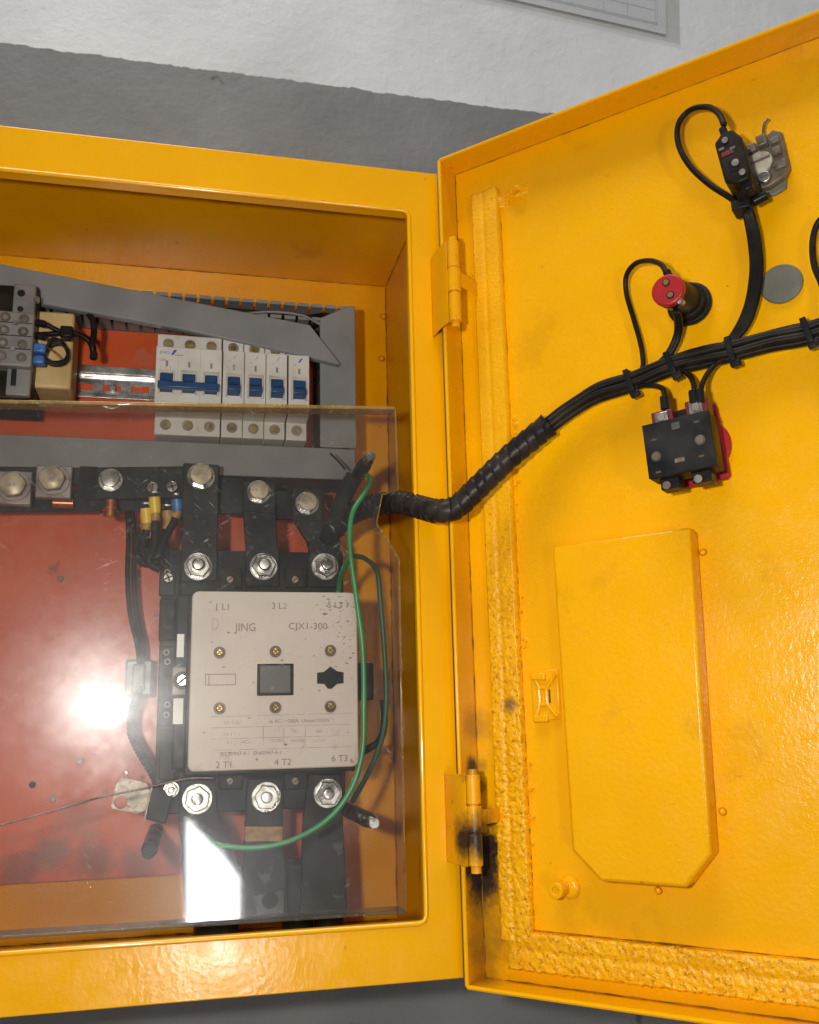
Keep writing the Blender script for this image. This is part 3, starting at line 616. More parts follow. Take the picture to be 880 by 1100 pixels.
for (a, b, c, d, lb, mt) in [(-3, 506, 34, 542, 'square clamp plate with round bolt at the far left of the supply bar', 'dirty_metal'), (38, 500, 77, 535, 'larger square clamp plate with domed bolt beside the far left one', 'dirty_metal')]:
    x0, x1, z0, z1 = rect(a, b, c, d, 104); t = thing('clamp_plate', lb, 'clamp', ((x0+x1)/2, 104, z0), 'clamp plates on the supply bar')
    MB().box(x0, x1, 104, 112, z0, z1).build('plate', mt, t, bevel=1)
    cx, cz = (x0+x1)/2, (z0+z1)/2+1; MB().ring((cx, 103.9, cz), (0, -1, 0), 5, 12.2, 1.5, 28).build('washer', 'dirty_metal', t, bevel=.4)
    o = MB().cyl((cx-.5, 102, cz), (0, -1, 0), 10.4, 5.5, 6, ph=.4).build('bolt_head', 'dirty_metal', t, bevel=.8); MB().cyl((cx-.5, 96.7, cz), (0, -1, 0), 9.3, .9, 28, 8.2).build('head_face', 'zinc_tan', o, bevel=.3)
    text('8.8', cx-.5, cz-2, 95.7, 4, 'ink', o, name='stamp')
# three phase straps into the top of the contactor
strap('busbar', 'wide black strap dropping from the long bar to the left contactor terminal', [([(197, 497), (235, 499), (233, 624), (194, 625)], BY, 6)], [bol(216, 512, BY, r=9.6, head=2, hm='zinc_tan'), bol(213, 609, BY)])
strap('busbar', 'black stepped strap feeding the middle contactor terminal', [([(261, 516), (296, 518), (296, 552), (262, 549)], 104, 6), ([(261, 548.5), (296, 551.5), (299, 600), (265, 600)], 101, 6), ([(264, 590), (300, 592), (300, 630), (264, 630)], BY, 6)],
      [bol(278, 529, 104, r=8.6, head=2, hm='zinc_tan'), bol(283, 609, BY)])
strap('busbar', 'black offset strap bending right to the right contactor terminal', [([(314, 524), (346, 526), (347, 561), (314, 556)], 104, 6), ([(313, 555), (347, 560.5), (366, 582), (366, 600), (334, 600), (330, 582)], 101, 6), ([(332, 580), (366, 582), (365, 631), (331, 630)], BY, 6)],
      [bol(330, 541, 104, r=8.6, head=2, hm='zinc_tan'), bol(349, 609, BY)])
strap('busbar', 'short black cross bar between the left and middle straps', [([(233, 511), (263, 513), (263, 551), (233, 552)], 118, 6)], [])
strap('busbar', 'short black cross bar between the middle and right straps', [([(292, 526), (316, 527), (316, 558), (292, 557)], 118, 6)], [])
p = U(251, 517, 117); MB()
x0, x1, z0, z1 = rect(240, 511, 262, 522, 117.7)

# ------------------------------------------------------------------ contactor
fx0, fx1, fz0, fz1 = -183.7, -60.4, 136.8, 266.0
FY = 52
ct = thing('contactor', 'large contactor with cream faceplate and black body', 'contactor', ((fx0+fx1)/2, 130, fz0-25))
bx0, bx1 = U(188, 700, 70).x, U(386, 730, 70).x-2
MB().box(bx0, fx1+1, 68, PY-.5, fz0+1, fz1-1).build('body', 'black_plastic', ct, bevel=1.5)
MB().box(fx0-3, fx1-2, FY+3.2, 68, fz0-3.2, fz1-3).build('arc_chute', 'black_plastic', ct, bevel=1.5)
xa, xb, za, zb_ = rect(180, 592, 369, 640, 103); MB().box(xa, xb, 103, PY-.5, za, zb_).build('terminal_block', 'black_plastic', ct, bevel=1.2)
xa, xb, za, zb2 = rect(180, 828, 372, 880, 100); MB().box(xa, xb, 103, PY-.5, za+6, zb2+14).build('terminal_block', 'black_plastic', ct, bevel=1.2)
for px in (248, 318):
    for py, yy in ((622, 100), (838, 98)):
        c = U(px, py, yy); o = MB().box(c.x-9, c.x+9, yy, 104, c.z-7, c.z+9).build('barrier', 'dark_plastic', ct, bevel=1); screw_head(ct, px-1, py+1, yy-.2, 3.4, 'dirty_metal')
# rounded faceplate
def rrect(x0, x1, z0, z1, r, n=5):
    out = []
    for cx, cz, a in ((x1-r, z1-r, 0), (x0+r, z1-r, 90), (x0+r, z0+r, 180), (x1-r, z0+r, 270)):
        for k_ in range(n+1): g = math.radians(a+90*k_/n); out.append((cx+r*math.cos(g), cz+r*math.sin(g)))
    return out
fp = MB().prism(rrect(fx0, fx1, fz0, fz1, 5), FY, FY+3).build('faceplate', 'faceplate', ct, bevel=.9)
def F(px, py): p = U(px, py, FY); return p.x, p.z
def ftext(s, px, py, size, mt='ink', align='CENTER', sx=1.0): x, z = F(px, py); text(s, x, z, FY-.12, size, mt, fp, align, sx=sx)
for s, px, py in [('1 L1', 239, 655), ('3 L2', 300, 654), ('5 L3', 360, 653), ('2 T1', 241, 825), ('4 T2', 304, 822), ('6 T3', 365, 818)]: ftext(s, px, py, 6.6)
ftext('JING', 264, 678, 8.6, 'ink', sx=.88); ftext('CJX1-300', 331, 676, 7.0, 'ink', sx=1.06); ftext('D', 231, 677, 13, 'ink_faint', sx=.6)
ftext('Ui~750V', 250, 778, 3.4, 'ink_pale'); ftext('Ie AC-1=300A  Uimax=1000V', 322, 776, 3.6, 'ink')
ftext('Ue ( V )', 249, 790, 3.6, 'ink_pale')
for s, px in (('220', 297), ('380', 317), ('660', 343)): ftext(s, px, 787, 3.4, 'ink_pale')
ftext('P/kW (AC-3)', 258, 799, 3.5, 'ink_pale'); 
for s, px in (('132/300', 297), ('160/300', 318), ('250/300', 343)): ftext(s, px, 797, 3.1, 'ink_pale')
ftext('IEC60947-4-1  EN60947-4-1', 270, 811, 3.8, 'ink')
def fline(a, b, w=.35):
    p, q_ = Vector((*F(*a),)), Vector((*F(*b),)); d = (q_-p).normalized(); n = Vector((-d.y, d.x))*w*.5
    MB().add([(e.x, FY-.1, e.y) for e in (p+n, q_+n, q_-n, p-n)], [(0, 1, 2, 3)]).build('rule', 'ink_pale', fp)
for py in (769, 781, 793, 805): fline((227, py+1), (378, py-3))
for px in (283, 305, 328): fline((px, 780), (px, 800), .4)
# six faceplate screws
for (px, py) in [(236, 701), (296, 700), (355, 699), (236, 761), (296, 760), (355, 759)]:
    x, z = F(px, py); MB().ring((x, FY-.05, z), (0, -1, 0), 2.7, 4.4, .5, 20).build('screw_well', 'warm_grey', fp)
    o = MB().cyl((x, FY-.05, z), (0, -1, 0), 3.1, 1.6, 18, 2.4).build('screw', 'brass', fp, bevel=.4)
    m = MB(); m.box(x-2, x+2, FY-1.75, FY-1.7, z-.35, z+.35); m.box(x-.35, x+.35, FY-1.74, FY-1.69, z-2, z+2); m.v = [Vector((x+(v.x-x)*.8-(v.z-z)*.6, v.y, z+(v.x-x)*.6+(v.z-z)*.8)) for v in m.v]; m.build('cross_slot', 'rust', fp)
m = MB(); rnd = random.Random(21)
for i in range(170):
    t_ = rnd.random(); gx = fx1-2-abs(rnd.gauss(0, 1))*17 if t_ < .75 else rnd.uniform(fx0+4, fx1-4); gz = fz1-3-abs(rnd.gauss(0, 1))*32 if t_ < .75 else rnd.uniform(fz0+4, fz1-4)
    if gx < fx0+3 or gz < fz0+3: continue
    r_ = abs(rnd.gauss(0, .38))+.12; st = rnd.uniform(1, 2.6); n_ = 7
    m.add([(gx+r_*st*math.cos(a*2*math.pi/n_)*rnd.uniform(.6, 1), FY-.06, gz+r_*math.sin(a*2*math.pi/n_)*rnd.uniform(.6, 1)) for a in range(n_)], [tuple(range(n_))])
m.build('grime', 'grime', fp, kind='stuff')
x, z = F(296, 730)
m = MB(); m.box(x-13.4, x+13.4, FY-.4, FY+.5, z-11.6, z+11.6); m.build('window_frame', 'black_plastic', fp, bevel=.3)
MB().box(x-11.6, x+11.2, FY-1.2, FY, z-10, z+10.2).build('armature_button', 'dark_pvc', fp, bevel=.6)
x, z = F(355, 729); MB().prism([(x-10, z+4.5), (x-5, z+5), (x, z+9), (x+5, z+5.5), (x+10, z+4.5), (x+10, z-3.5), (x+5, z-4), (x+1, z-7.5), (x-2, z-7.5), (x-4.5, z-4), (x-10, z-3.5)], FY-.25, FY+.4).build('knockout', 'black_plastic', fp)
x, z = F(237, 730)
for a in [(-11, 11, 3.6, 4.1), (-11, 11, -4.1, -3.6)]: MB().box(x+a[0], x+a[1], FY-.12, FY-.01, z+a[2], z+a[3]).build('flap_line', 'ink', fp)
for a in (-11, -8.5, 10.6): MB().box(x+a, x+a+.45, FY-.12, FY-.01, z-3.6, z+3.6).build('flap_line', 'ink', fp)
# auxiliary contact block on the left flank
xa, xb, za, zb2 = rect(170, 612, 190, 845, 86); ax = MB().box(xa, xb, 86, PY-1, za, zb2).build('auxiliary_block', 'dark_plastic', ct, bevel=1.2)
for (py0, py1, yy) in [(614, 640, 82), (643, 688, 80), (694, 712, 83), (765, 780, 83), (784, 838, 80)]:
    xa, xb, za, zb2 = rect(171, py0, 188, py1, yy); MB().box(xa, xb, yy, 87, za, zb2).build('cover', 'dark_plastic' if yy != 82 else 'black_plastic', ax, bevel=1)
for (px, py, r) in [(181, 621, 4.6)]: screw_head(ax, px, py, 82, r, 'steel', .4, True)
for (px, py) in [(179, 701), (180, 711), (180, 757), (179, 768), (180, 615)]:
    c = U(px, py, 82.5); MB().ring(c, (0, -1, 0), 1.2, 2.6, 1.5, 14).build('terminal', 'grey_plastic', ax, bevel=.3)
xa, xb, za, zb2 = rect(184, 716, 206, 748, 62); MB().box(xa, xb, 62, 86, za, zb2).build('fixing_lug', 'warm_grey', ct, bevel=1.2)
c = U(196, 731, 61.9); MB().ring(c, (0, -1, 0), 5.2, 6.6, .5, 22).build('lug_recess', 'black_plastic', ct); screw_head(ct, 196, 731, 61.6, 5.2, 'steel', .7)
for (a, b, c_, d) in [(190, 681, 198, 706), (186, 750, 197, 778)]:
    xa, xb, za, zb2 = rect(a, b, c_, d, 66); MB().box(xa, xb, 66.4, 67.9, za, zb2).build('white_strip', 'plain_white', ct, bevel=.3)  # two flat white strips at the left edge of the contactor
xa, xb, za, zb2 = rect(386, 712, 402, 752, 75); MB().box(xa-4, xb, 76, 100, za, zb2).build('side_lug', 'dark_plastic', ct, bevel=1.2); c = U(394, 728, 75.8); MB().cyl(c, (0, -1, 0), 5, .6, 18).build('lug_hole', 'black_plastic', ct)

# lower straps
LY = 96
strap('busbar', 'black strap running down from the left lower contactor terminal', [([(194, 838), (232, 838), (234, 872), (262, 940), (262, 992), (200, 994), (192, 880)], LY, 6)], [bol(212, 858, LY, stud=1)])
t = strap('busbar', 'black strap with a bare copper band below the middle lower terminal', [([(266, 836), (304, 836), (304, 888), (263, 888)], LY, 6), ([(262, 903), (305, 902), (310, 990), (258, 990)], LY+2, 6)], [bol(286, 856, LY, stud=1)])
q = [U(*p, LY+1) for p in [(264, 887), (303.5, 887), (304, 904), (263, 904)]]; MB().prism([(p.x, p.z) for p in q], LY+1, LY+6).build('bare_copper', 'lug_tan', t, bevel=.5)
q = [U(*p, 90) for p in [(274, 962), (305, 956), (306, 985), (275, 988)]]; MB().prism([(p.x, p.z) for p in q], 90, 97).build('end_plate', 'dark_pvc', t, bevel=1)
c = U(290, 967, 89.9); MB().cyl(c, (0, -1, 0), 6, .5, 18).build('bolt_hole', 'black_plastic', t)
strap('busbar', 'black strap running down from the right lower contactor terminal', [([(332, 832), (366, 832), (368, 870), (374, 985), (322, 990), (326, 875)], LY, 6)], [bol(352, 852, LY, stud=1)])
for (px0, px1, lb, yb) in [(205, 262, 'thick black cable leaving the left lower strap', 110), (300, 340, 'thick black cable between the middle and right lower straps', 120), (335, 372, 'thick black cable leaving the right lower strap', 112)]:
    a = U((px0+px1)/2, 925, yb); r_ = (U(px1, 925, yb).x-U(px0, 925, yb).x)/2
    wire('power_cable', [a, a+Vector((0, 2, -35)), a+Vector((2, 6, -75)), Vector((a.x+3, yb+10, 4))], r_*.85, 'heat_shrink', lb, 'cable', 16, 'thick cables at the cabinet floor')

# ------------------------------------------------------------------ standoffs for the cover
def standoff(tip, label, y0=PY, ytip=21):
    X = U(*tip, ytip); t = thing('standoff', label, 'standoff', (X.x, y0, X.z), 'cover standoffs')
    MB().cyl((X.x, y0-.2, X.z), (0, -1, 0), 5.6, y0-46, 18).build('sleeve', 'black_plastic', t, bevel=.8)
    MB().cyl((X.x, 46, X.z), (0, -1, 0), 4.6, 46-31.5, 18).build('collar', 'dark_plastic', t, bevel=.5)
    m = MB(); y = 31.4
    while y > ytip: m.cyl((X.x, y, X.z), (0, -1, 0), 3.6, .6, 14, 3.9); m.cyl((X.x, y-.6, X.z), (0, -1, 0), 3.9, .6, 14, 3.6); y -= 1.2
    m.build('threaded_tip', 'steel', t, smooth='auto'); return t
standoff((398, 490), 'threaded black standoff with bright tip at the upper right of the clear cover')
standoff((402, 884), 'threaded black standoff with bright tip at the lower right of the clear cover')
standoff((160, 915), 'threaded black standoff near the lower left of the contactor', ytip=33)

# ------------------------------------------------------------------ auxiliary wiring left of the contactor
g = 'crimp lugs under the supply bar'
for (pts, c, lb) in [([(161, 535), (161, 552)], 'lug_yellow', 0), ([(154, 545), (153, 563)], 'lug_yellow', 0), ([(189, 535), (190, 550)], 'blue_light', 0)]: pass
t = thing('lug_cluster', 'cluster of yellow and blue crimped lugs and wires hanging from the supply bar', 'wires', U(170, 600, 104))
def lug(px, py0, py1, y, c, tail):
    a, b = U(px, py0, y), U(px+1, py1, y+2)
    MB().cyl(a+Vector((0, 3, 4)), (0, -.2, 1), 4.8, 1.4, 16).build('lug_eye', 'steel', t)
    o = MB().tube([a, a.lerp(b, .5), b], [4.6, 4.8, 4.2], 12).build('lug_sleeve', c, t, smooth='auto')
    MB().tube(spline([b]+[U(*q, y+3) for q in tail]), 3.4, 8).build('wire', 'black_wire', t, smooth=True)
    e = U(*tail[0], y+2); MB().tube([b, b.lerp(e, .6)], 3.9, 10).build('crimp', 'lug_tan', t, smooth='auto')
lug(166, 534, 551, 100, 'lug_yellow', [(167, 566), (166, 585), (160, 603), (172, 612)])
lug(157, 546, 562, 102, 'lug_yellow', [(156, 575), (153, 592), (163, 608)])
lug(190, 536, 549, 101, 'blue_light', [(186, 562), (176, 580), (168, 602)])
lug(180, 548, 560, 104, 'lug_tan', [(178, 575), (173, 592), (176, 606)])
for i in range(5):
    pts = [U(150+i*7, 575+i*3, 112), U(146+i*8, 592, 108), U(156+i*6, 606-i, 106), U(172+i*2, 600, 110)]
    MB().tube(spline(pts), 3, 8).build('wire', 'black_wire', t, smooth=True)
for k_, (off, yy) in enumerate([(0, 150), (7, 152)]):
    pts = [U(137+off*.6, 545, yy), U(138+off, 580, yy), U(137+off, 620, yy), U(140+off, 660, yy), U(148+off*.8, 695, yy), U(150+off*.3, 718, yy)]
    wire('control_wire', pts, 2.0, 'black_wire', ['left one of two parallel black wires hanging over the red plate', 'right one of two parallel black wires hanging over the red plate'][k_], group='paired control wires')
x0, x1, z0, z1 = rect(134, 708, 164, 748, 150)
t = thing('tie_mount', 'grey plastic cable tie mount holding black wires on the red plate', 'tie mount', ((x0+x1)/2, 160, z0))
MB().box(x0, x1, 152, PY-.3, z0, z1).build('base', 'warm_grey', t, bevel=2); MB().box(x0+6, x1-6, 146, 152, z0+4, z1-4).build('saddle', 'grey_plastic', t, bevel=1.5); MB().box((x0+x1)/2-5, (x0+x1)/2+3, 144, 146, z0-6, z0+8).build('tie_head', 'dark_pvc', t, bevel=1)
pts = [U(149, 745, 145), U(142, 765, 140), U(141, 785, 136), U(148, 803, 130), U(158, 820, 122), U(167, 836, 112), U(173, 855, 104)]
sp = spline(pts, 14); rr = []
def ridged(R, amp, pitch, path, hel=2):
    d = 0; out = []
    for i, p in enumerate(path):
        if i: d += (p-path[i-1]).length
        def f(g_, i_, d=d):
            s_ = (d/pitch+(hel*g_/(2*math.pi))) % 1; return R*(1+amp*(s_-.5)*2 if s_ < .86 else 1-amp*1.6)
        out.append(f)
    return out
tag(MB().tube(sp, ridged(3.6, .14, 3.4, sp, 0), 10).build('corrugated_cable', 'black_wire', smooth='auto'), 'corrugated black cable curving from the tie mount to the lower clamp', 'cable')

# bare metal clamp with hole at lower left, and its dark block
y = 88
t = thing('cable_clamp', 'bare metal clamp plate with a round hole, lower left of the contactor', 'clamp', U(150, 890, y))
q = [U(*p, y) for p in [(127, 834), (163, 842), (156, 876), (119, 868)]]; c = U(130, 862, y)
m = MB(); n = 20; hole = [(c.x+4.6*math.cos(2*math.pi*k_/n), c.z+4.6*math.sin(2*math.pi*k_/n)) for k_ in range(n)]
outer = []
for k_ in range(n):                          # cast spokes from the hole to the outline
    g_ = 2*math.pi*k_/n; d = Vector((math.cos(g_), math.sin(g_))); best = 1e9
    for i in range(4):
        a, b = Vector((q[i].x, q[i].z)), Vector((q[(i+1) % 4].x, q[(i+1) % 4].z)); e = b-a; o_ = Vector((c.x, c.z)); den = d.x*e.y-d.y*e.x
        if abs(den) > 1e-9:
            s_ = ((a.x-o_.x)*e.y-(a.y-o_.y)*e.x)/den; w_ = ((a.x-o_.x)*d.y-(a.y-o_.y)*d.x)/den
            if s_ > 0 and -.001 <= w_ <= 1.001: best = min(best, s_)
    outer.append((c.x+d.x*best, c.z+d.y*best))
vs = [(p[0], y, p[1]) for p in hole+outer]+[(p[0], y+6, p[1]) for p in hole+outer]
fs = []
for k_ in range(n):
    j = (k_+1) % n; fs += [(k_, j, n+j, n+k_), (2*n+k_, 2*n+j, 3*n+j, 3*n+k_), (k_, j, 2*n+j, 2*n+k_), (n+k_, n+j, 3*n+j, 3*n+k_)]
m.add(vs, fs).build('plate', 'clamp_metal', t)
q = [U(*p, 84) for p in [(163, 846), (188, 850), (178, 886), (155, 880)]]; MB().prism([(p.x, p.z) for p in q], 84, 112).build('block', 'black_plastic', t, bevel=1.5)
q = [U(*p, 82) for p in [(162, 845), (164.5, 845), (156, 882), (154, 882)]]; MB().prism([(p.x, p.z) for p in q], 82, 90).build('edge_strip', 'zinc_tan', t, bevel=.3)
screw_head(t, 136, 830, 92, 1.6); nutbolt(t, U(184, 848, 86), 86, r=5, stud=2)
# thin twisted wire strung across the cover
pts = [U(-60, 897, 19), U(0, 886, 19), U(60, 870, 18), U(110, 856, 19), (U(160, 846, 19)), U(200, 837, 20), U(230, 836, 21)]
sp = spline(pts, 16)
t = thing('twisted_wire', 'thin twisted rusty wire strung across the clear cover at lower left', 'wire', U(90, 865, 19))
for ph in (0, math.pi):
    tw = []; d = 0
    for i, p in enumerate(sp):
        if i: d += (p-sp[i-1]).length
        tw.append(p+Vector((0, math.cos(d*1.1+ph), math.sin(d*1.1+ph)))*.5)
    MB().tube(tw, .4, 5).build('strand', 'dirty_metal', t, smooth=True)

# green earth wires
wire('earth_wire', [U(391, 508, 60), U(398, 515, 50), U(393, 528, 40), U(380, 548, 34), U(376, 570, 33), U(377, 598, 33), U(384, 650, 34), U(390, 700, 35), U(391, 760, 35), U(389, 810, 35), U(376, 850, 36), U(350, 882, 37), U(310, 904, 38), U(270, 911, 40), U(230, 907, 44), U(222, 900, 60)], 2.0, 'green',
     'bright green wire curving past the right side of the cream faceplate', 'wire', 10)
wire('earth_wire', [U(378, 597, 44), U(392, 600, 60), U(405, 614, 78), U(409, 650, 84), U(413, 700, 88), U(415, 750, 90), U(411, 790, 88), U(398, 826, 80), U(378, 862, 70)], 2.0, 'green_dark', 'dull dark green wire hanging behind the bright green one', 'wire', 10)
wire('earth_wire', [U(378, 597, 38), U(370, 610, 60), U(365, 625, 80), U(363, 645, 96)], 2.2, 'green', 'short green wire branching behind the right contactor terminal', 'wire', 8)
wire('control_wire', [U(412, 752, 110), U(413, 775, 112), U(408, 795, 114), U(390, 808, 116)], 3, 'black_wire', 'short black cable stub right of the contactor', 'wire', 8)
wire('zip_tail', [U(355, 487, 95), U(362, 494, 93), U(371, 504, 92)], .9, 'black_wire', 'thin black cable tie tail in front of the grey duct', 'cable tie', 5)

# ------------------------------------------------------------------ cable harness from the cabinet onto the door
hs = thing('cable_harness', 'black cable harness running from the cabinet across the open door', 'cable harness', U(470, 545, -20))
pin = [U(350, 580, 120), U(372, 556, 90), U(395, 545, 62), U(412, 541, 42), U(432, 540, 20), U(452, 545, -6), DP(470, 549, 44), DP(490, 545, 40), DP(512, 525, 34), DP(545, 493, 26), DP(570, 472, 20), DP(590, 456, 17)]
sp = spline(pin, 26)
MB().tube(sp, ridged(8.6, .06, 8.0, sp), 28).build('spiral_wrap', 'wrap', hs, smooth='auto')
e0, e1 = sp[-3], sp[-1]; MB().tube([e0, e1+(e1-e0)*.2], [9.2, 9.2], 22).build('wrap_collar', 'wrap', hs, bevel=.6)
wire('cable_stub', [U(352, 580, 100), U(362, 552, 80), U(372, 528, 66), U(380, 512, 58)], 7, 'heat_shrink', 'thick black cable rising behind the upper right standoff', 'cable', 12)
x = U(400, 545, 50)
trunk = [DP(588, 457, 15), DP(610, 440, 14), (DP(640, 421, 13)), DP(680, 408, 12), DP(722, 391, 12), DP(755, 382, 12), DP(788, 375, 12), DP(830, 364, 12), DP(868, 356, 12), DP(895, 346, 13), DP(930, 330, 14)]
offs = [(-5.6, 0), (0, -.6), (5.6, 0), (-3.0, 4.4), (3.0, 4.4)]
for i, (a, b) in enumerate(offs):
    path = []
    for j, p in enumerate(spline(trunk, 8)):
        u, v, w = (p-DO).dot(DD), p.z, (p-DO).dot(DN); s_ = j*.21+i*1.3
        path.append(dw(u+.3*a+.3*math.sin(s_), v+a*.85+.35*math.sin(s_*1.3), w-3+b))
    MB().tube(path, 2.75, 10).build('cable', 'black_wire', hs, smooth=True)
def dwire(px, r=2.0, name='wire', n=10, mt='black_wire'):
    MB().tube(spline([DP(a, b, w) for a, b, w in px], n), r, 8).build(name, mt, hs, smooth=True)
# branch to the top switch
for k_, o_ in enumerate((-4.5, -1.5, 1.5, 4)):
    dwire([(752+o_*.4, 386-o_, 12), (778, 372+o_*.4, 12), (797+o_, 352, 11), (808+o_, 325, 10), (813+o_, 290, 10), (811+o_, 260, 12), (805+o_*.8, 232, 16), (799+o_*.5, 215, 24), (794+o_*.8, 196, 36)], 2.1)
dwire([(801, 226, 20), (785, 213, 20), (762, 198, 20), (741, 178, 20), (729, 155, 20), (729, 133, 20), (742, 118, 22), (760, 115, 26), (772, 122, 34), (778, 134, 40)], 2.0, 'wire_loop')
# branch to the pilot lamp
for o_ in (-1.6, 1.6): dwire([(690, 404, 12), (706, 394+o_, 12), (720+o_, 378, 12), (728+o_, 360, 14), (729+o_, 345, 22), (727+o_, 334, 32)], 1.9)
dwire([(688, 401, 12), (691, 390, 10), (688, 368, 9), (680, 340, 9), (673, 315, 10), (673, 296, 14), (683, 283, 20), (698, 280, 28), (710, 284, 36), (716, 293, 42)], 1.8, 'wire_loop')
# to the stop switch
dwire([(686, 414, 11), (700, 414, 12), (711, 417, 18), (714, 425, 26), (714, 436, 34)], 1.8); dwire([(728, 396, 11), (738, 401, 13), (744, 409, 20), (746, 420, 30), (745, 430, 36)], 1.8); dwire([(778, 384, 11), (766, 394, 13), (757, 407, 20), (753, 420, 30), (752, 430, 36)], 1.8)
for (px, py, w) in [(714, 432, 34), (745, 426, 36), (752, 425, 36)]:
    u, v = DU(px, py, w); MB(doorT).cyl((u, v-5, w), (0, 1, 0), 2.8, 9, 12).build('wire_boot', 'black_plastic', hs, bevel=.4)
dwire([(872, 359, 12), (884, 340, 10), (884, 310, 9), (875, 285, 9), (873, 262, 9), (877, 243, 10), (886, 233, 12), (900, 236, 14)], 2.1, 'wire_loop')
for (px, py, tang) in [(678, 411, .25), (722, 392, .3), (786, 377, .15), (868, 357, .2)]:
    u, v = DU(px, py, 12); c, s_ = math.cos(tang), math.sin(tang)
    TT = lambda p, u=u, v=v, c=c, s_=s_: dw(u+p[0]*c-p[1]*s_, v+p[0]*s_+p[1]*c, p[2])
    o = MB(TT); o.box(-1.9, 1.9, -7.6, 7.6, 16.6, 17.7); o.box(-1.9, 1.9, -7.6, 7.6, 5.5, 6.8); o.box(-1.9, 1.9, -8.6, -7.6, 5.5, 17.7); o.box(-1.9, 1.9, 7.6, 8.6, 5.5, 17.7)
    o = o.build('cable_tie', 'black_plastic', hs, bevel=.5); MB(TT).box(-2.6, 4.2, -12.2, -8, 12, 17).build('tie_head', 'black_plastic', o, bevel=.9)
u, v = DU(800, 223, 18); MB(doorT).box(u-7, u+5, v-3.5, v+3.5, 11, 25).build('cable_tie', 'black_plastic', hs, bevel=1); MB(doorT).cyl((u+6, v+1, 20), (1, .25, 0), 3.4, 9, 10).build('tie_head', 'black_plastic', hs, bevel=.6)

# ------------------------------------------------------------------ switches on the door
# top switch: contact block clipped beside a metal collar
u, v = DU(824, 172, 8)
t = thing('selector_switch', 'switch back with dark contact block and bare collar at the top of the door', 'switch', dw(u, v-20, 0))
def rot(u, v, a):
    c, s_ = math.cos(a), math.sin(a); return lambda p: dw(u+p[0]*c-p[1]*s_, v+p[0]*s_+p[1]*c, p[2])
T0_ = rot(u, v, .12); T = lambda p: T0_((p[0]*.92, p[1]*.88, p[2]))
m = MB(T); m.prism([(-18, -19), (-3, -22), (8, -19), (13, -12), (14, 17), (9, 22), (-2, 16), (-18, 12)], 1, 9, 'z').build('collar', 'warm_grey', t, bevel=1.2)
for (a, b, c_, d, h) in [(-16, -4, 8, 15, 14), (-3, 4, 9, 18, 15), (5, 11, -2, 4, 14), (5, 12, 8, 13, 13), (-14, -2, -18, -11, 13), (4, 12, -13, -6, 12), (-17, -12, -8, 6, 13)]: MB(T).box(a, b, c_, d, 9, h).build('latch', 'warm_grey', t, bevel=.9)
for (a, b, c_, d, h) in [(-2, 2, 11, 15, 15.6), (6, 10, -1, 1, 14.6), (6, 9, 9, 12, 13.6), (-12, -8, 10, 12, 14.6), (3, 6, -11, -8, 12.6)]: MB(T).box(a, b, c_, d, h-.4, h).build('glint_plate', 'steel' if a in (6, -12) else 'rust', t)
MB(T).cyl((-5, -2, 9), (0, 0, 1), 9.2, 3.5, 28).build('centre', 'lens', t, bevel=.6)
MB(T).box(-13, 3, -1.2, .2, 12.5, 12.9).build('centre_groove', 'rust', t)
o = MB(T).cyl((-4, -16.5, 13), (0, 0, 1), 4.4, 2, 20).build('screw', 'steel', t, bevel=.5); MB(T).box(-7, -1, -16.9, -16.1, 15, 15.2).build('slot', 'rust', o)
MB(T).prism([(-12, -22), (-2, -27), (7, -25), (9, -17), (-10, -18)], 1, 4, 'z').build('nut_edge', 'grey_disc', t, bevel=1)
MB(T).tube([(2, 20, 8), (3, 25, 9), (5, 29, 10), (8, 31, 10)], .9, 6).build('clip_wire', 'warm_grey', t, smooth=True)
bu, bv = DU(785, 168, 42); T1_ = rot(bu, bv, .13); T2 = lambda p: T1_((p[0]*.82, p[1]*.83, p[2]))
m = MB(T2); m.prism([(-9, -19), (-1, -24), (9, -24), (11, -17), (11, 12), (6, 22), (-2, 22.5), (-9, 17)], 6, 42, 'z').build('contact_block', 'dark_plastic', t, bevel=1.4)
for (a, b, r_) in [(-1, 15, 2.6), (3, 6, 0), (-5, 9, 0), (2, -7, 3), (5, -17, 2.6)]:
    if r_: o = MB(T2).cyl((a, b, 42), (0, 0, 1), r_, 1, 14).build('screw', 'dirty_metal', t, bevel=.3)
    else: MB(T2).box(a-2, a+2, b-1, b+1, 42, 42.6).build('glint_plate', 'steel', t)
MB(T2).box(-6, 3, 2, 6, 41.9, 42.4).build('red_mark', 'red_dark', t); MB(T2).box(-3, 2, -13, -4, 41.9, 42.4).build('recess', 'black_plastic', t)
MB(T2).cyl((0, 19, 38), (-.1, 1, 0), 3, 10, 12).build('wire_boot', 'black_plastic', t, bevel=.5)
MB(T2).box(1, 9, -30, -22, 28, 39).build('wire_boot', 'black_plastic', t, bevel=1.2)

